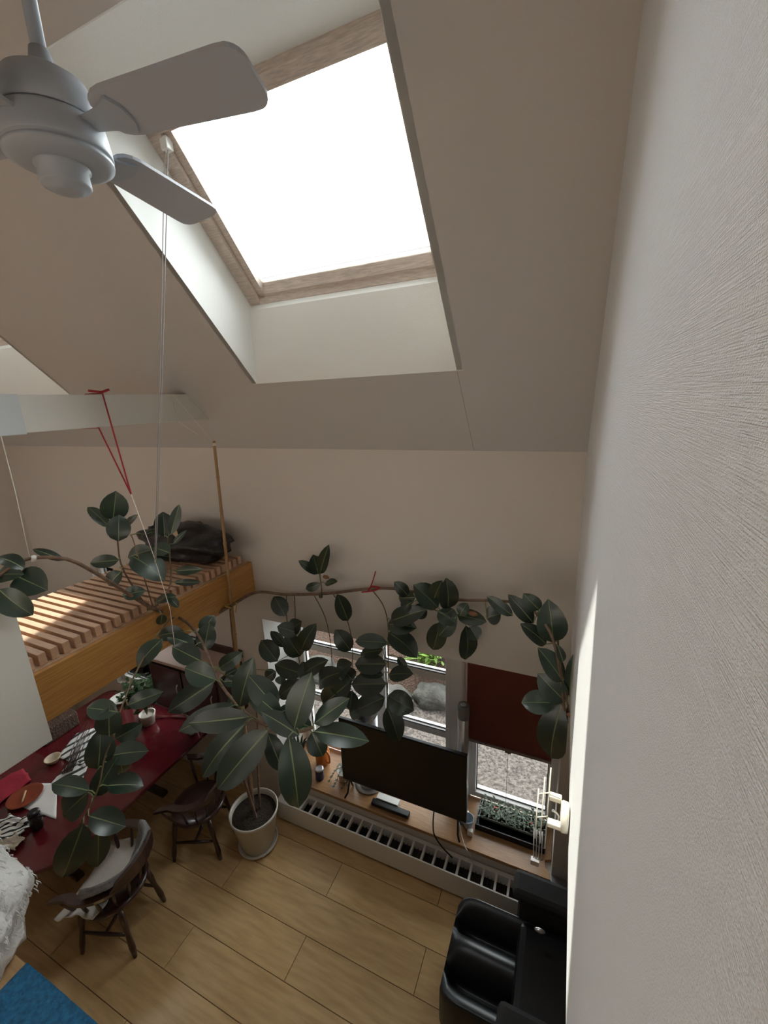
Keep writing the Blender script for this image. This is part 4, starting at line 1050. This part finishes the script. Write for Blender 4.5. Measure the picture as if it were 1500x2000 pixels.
sheet('striped_cloth', [(-30, 1625), (20, 1590), (66, 1605), (30, 1640)], TZ+.035, M_ZEBRA, 'crumpled black and white striped cloth on the table', 'cloth', .035, .006, 9.1)
sheet('cream_cloth', [(-40, 1660), (-5, 1622), (48, 1635), (30, 1660)], TZ+.03, mat('cream_cloth', (.55, .48, .38), .9, bump=.004, bscale=50), 'crumpled cream cloth below the striped one on the table', 'cloth', .03, .006, 11.0)
# far end of the table: plant, plates, vase
p = onz(305, 1330, 1.0); p.z = TZ; p.y = min(p.y, 2.33); p.x = max(p.x, -3.85)
t = thing('leafy_houseplant', tuple(p), 'bushy dark green houseplant on the far end of the table', 'plant')
MB().lathe(p, [(.06, 0), (.075, .10), (.08, .12), (.07, .12), (.06, .10)], 24).build('pot', M_POT, t)
m = MB()
for k in range(12):
    a = k*.55; m.tube(curve_pts([p+Vector((0, 0, .1)), p+Vector((.05*math.cos(a), .05*math.sin(a), .28)), p+Vector((.15*math.cos(a), .15*math.sin(a), .42))], 4), .003, 5)
m.build('stem', M_SHOOT, t)
m = MB()
for k in range(260):
    d = Vector((random.gauss(0, 1), random.gauss(0, 1), abs(random.gauss(0, 1)))).normalized()*random.uniform(.08, .24)
    c = p+Vector((0, 0, .30))+d*1.1; c.y = min(c.y, 2.59); u = Vector((random.gauss(0, 1), random.gauss(0, 1), random.gauss(0, .4))).normalized(); w = u.cross(Vector((.1, .2, 1))).normalized(); L = random.uniform(.025, .042)
    m.add([c-u*L, c-u*L*.3+w*L*.6, c+u*L*.5+w*L*.4, c+u*L, c+u*L*.5-w*L*.4, c-u*L*.3-w*L*.6], [(0, 1, 2, 3, 4, 5)])
tag(m.build('foliage', mat('dark_houseplant_green', (.022, .048, .012), .85, spec=.15, objvar=.2), t), kind='stuff')
p = onz(335, 1355, .85); p.z = TZ; p.y = min(p.y, 2.40); p.x = max(p.x, -3.30)
t = thing('white_vase', tuple(p), 'white spotted ceramic vase beside the bushy houseplant', 'vase')
MB().lathe(p, [(.035, 0), (.045, .02), (.055, .09), (.035, .16), (.025, .20), (.035, .23), (.028, .23)], 22).build('body', mat('spotted_white_glaze', (.72, .70, .66), .3, col2=(.10, .07, .05), vscale=14), t)
MB().tube(curve_pts([p+Vector((.03, 0, .19)), p+Vector((.075, 0, .17)), p+Vector((.05, 0, .09))], 4), .008, 6).build('handle', M_WHITE, t)
for i, (x, y_, r, lab) in enumerate([(235, 1368, .11, 'white plate leaning by the deck end of the table'), (192, 1392, .08, 'smaller white dish left of the white plate')]):
    p = tp(x, y_)
    t = thing('white_plate', tuple(p), lab, 'plate')
    MB().lathe(p, [(r*.5, .002), (r*.8, .008), (r, .03), (r*.97, .033), (r*.78, .014), (r*.1, .010)], 30).build('dish', M_WHITE, t)
    MB().lathe(p+Vector((r*.3, 0, .02)), [(.028, 0), (.034, .05), (.036, .055), (.030, .055), (.026, .008)], 20).build('cup', M_WHITE, t)
t = thing('reed_sticks', tuple(tp(325, 1400)), 'thin reddish sticks lying at the far end of the table', 'sticks')
for k in range(4):
    MB().tube([tp(292, 1396+k*3, TZ+.012), tp(370, 1402-k*3, TZ+.014)], .003, 5).build('stick', mat('red_stick', (.20, .05, .035), .5), t)
tag(MB().box(-4.77, -4.53, 1.72, 2.05, TZ, TZ+.16).build('wicker_box', mat('dark_wicker', (.07, .035, .02), .7, var=.5, vscale=40, bump=.01, bscale=60), base=(-4.65, 1.9, TZ), bevel=.012), 'dark wicker box on the table below the deck board', 'box')
# wall cabinet on the back wall under the deck
t = thing('wall_cabinet', (-3.1, 2.61, 1.05), 'dark wall cabinet with a pale top, mounted under the deck', 'cabinet')
MB().box(-3.60, -2.72, 2.30, 2.615, 1.05, 1.58).build('body', M_CHAIR, t, bevel=.006)
MB().box(-3.62, -2.70, 2.28, 2.616, 1.58, 1.61).build('top', mat('pinkish_top', (.50, .38, .33), .6), t, bevel=.004)
for a in (-3.58, -3.15):
    d = MB().box(a, a+.41, 2.282, 2.30, 1.08, 1.55).build('door', M_CHAIR, t, bevel=.004)
    MB().tube([(a+.36, 2.277, 1.28), (a+.36, 2.262, 1.30), (a+.36, 2.262, 1.38), (a+.36, 2.277, 1.40)], .006, 6).build('handle', M_SILVER, d)
MB().box(-3.60, -2.70, 2.59, 2.616, 1.61, 1.68).build('back_rail', M_CHAIR, t)
# low plant behind the pot
p = Vector((-2.30, 2.79, SILL))
t = thing('aloe_plant', tuple(p), 'dark spiky plant in a small black pot at the left end of the sill', 'plant')
MB().lathe(p, [(.045, 0), (.065, .10), (.07, .11), (.06, .11), (.05, .09)], 22).build('pot', M_BLACKP, t)
for k in range(9):
    a = k*.7; c = Vector((p.x, p.y, SILL+.09)); o_ = Vector((math.cos(a), math.sin(a)*.6, 0))
    MB().tube([c, c+o_*.04+Vector((0, 0, .12)), c+o_*.07+Vector((0, 0, .2)), c+o_*.10+Vector((0, 0, .23))], [.014, .016, .010, .002], 6).build('leaf', M_IVY, t)

# ================================================================ LOFT EDGE: MAT AND FLEECE
t = thing('blue_mat', (-.62, .05, ZF), 'bright blue tufted mat on the loft floor edge', 'mat')
MB().grid(lambda u, v: (-1.287+1.30*u, -.35+.665*v, ZF+.022+.006*noise.noise((u*30, v*20, 0))), 60, 36).build('pile', M_BLUE, t, solid=.012)
MB().box(-1.287, .013, -.35, .312, ZF+.001, ZF+.016).build('backing', M_BLUE, t)
t = thing('fleece_throw', (-1.55, .25, ZF), 'fluffy white fleece throw at the loft edge, lower left', 'throw')
fcx = Vector((-1.64, .27, ZF+.10))
def fleece(u, v):
    a = 6.28318*u; b = math.pi*(v-.5)
    d = Vector((math.cos(b)*math.cos(a), math.cos(b)*math.sin(a), math.sin(b)))
    g = 1+.22*noise.noise(d*2.4+Vector((7, 3, 1)))+.08*noise.noise(d*7)
    p = Vector((d.x*.33, d.y*.16, d.z*.20))*g
    if p.z < -.098: p.z = -.098
    return fcx+p
MB().grid(fleece, 44, 26).build('body', M_FUR, t)
m = MB()
for k in range(2200):
    u, v = random.random(), random.uniform(.2, .95)
    c = Vector(fleece(u, v)); d = (c-fcx).normalized()
    if c.z < ZF+.05: continue
    dn = Vector((random.gauss(.25, .3), random.gauss(.1, .3), -1.0)); dn = (dn - d*dn.dot(d)).normalized()
    L = random.uniform(.012, .032)
    p1 = c + d*.002; p2 = c + dn*L*.5 + d*.007; p3 = c + dn*L + d*.003; p3.z = max(p3.z, ZF+.004)
    m.tube([p1, p2, p3], [.0011, .0014, .0005], 3, caps=False)
tag(m.build('fibres', M_FUR, t), kind='stuff')

print('LEAVES', LEAFN[0])
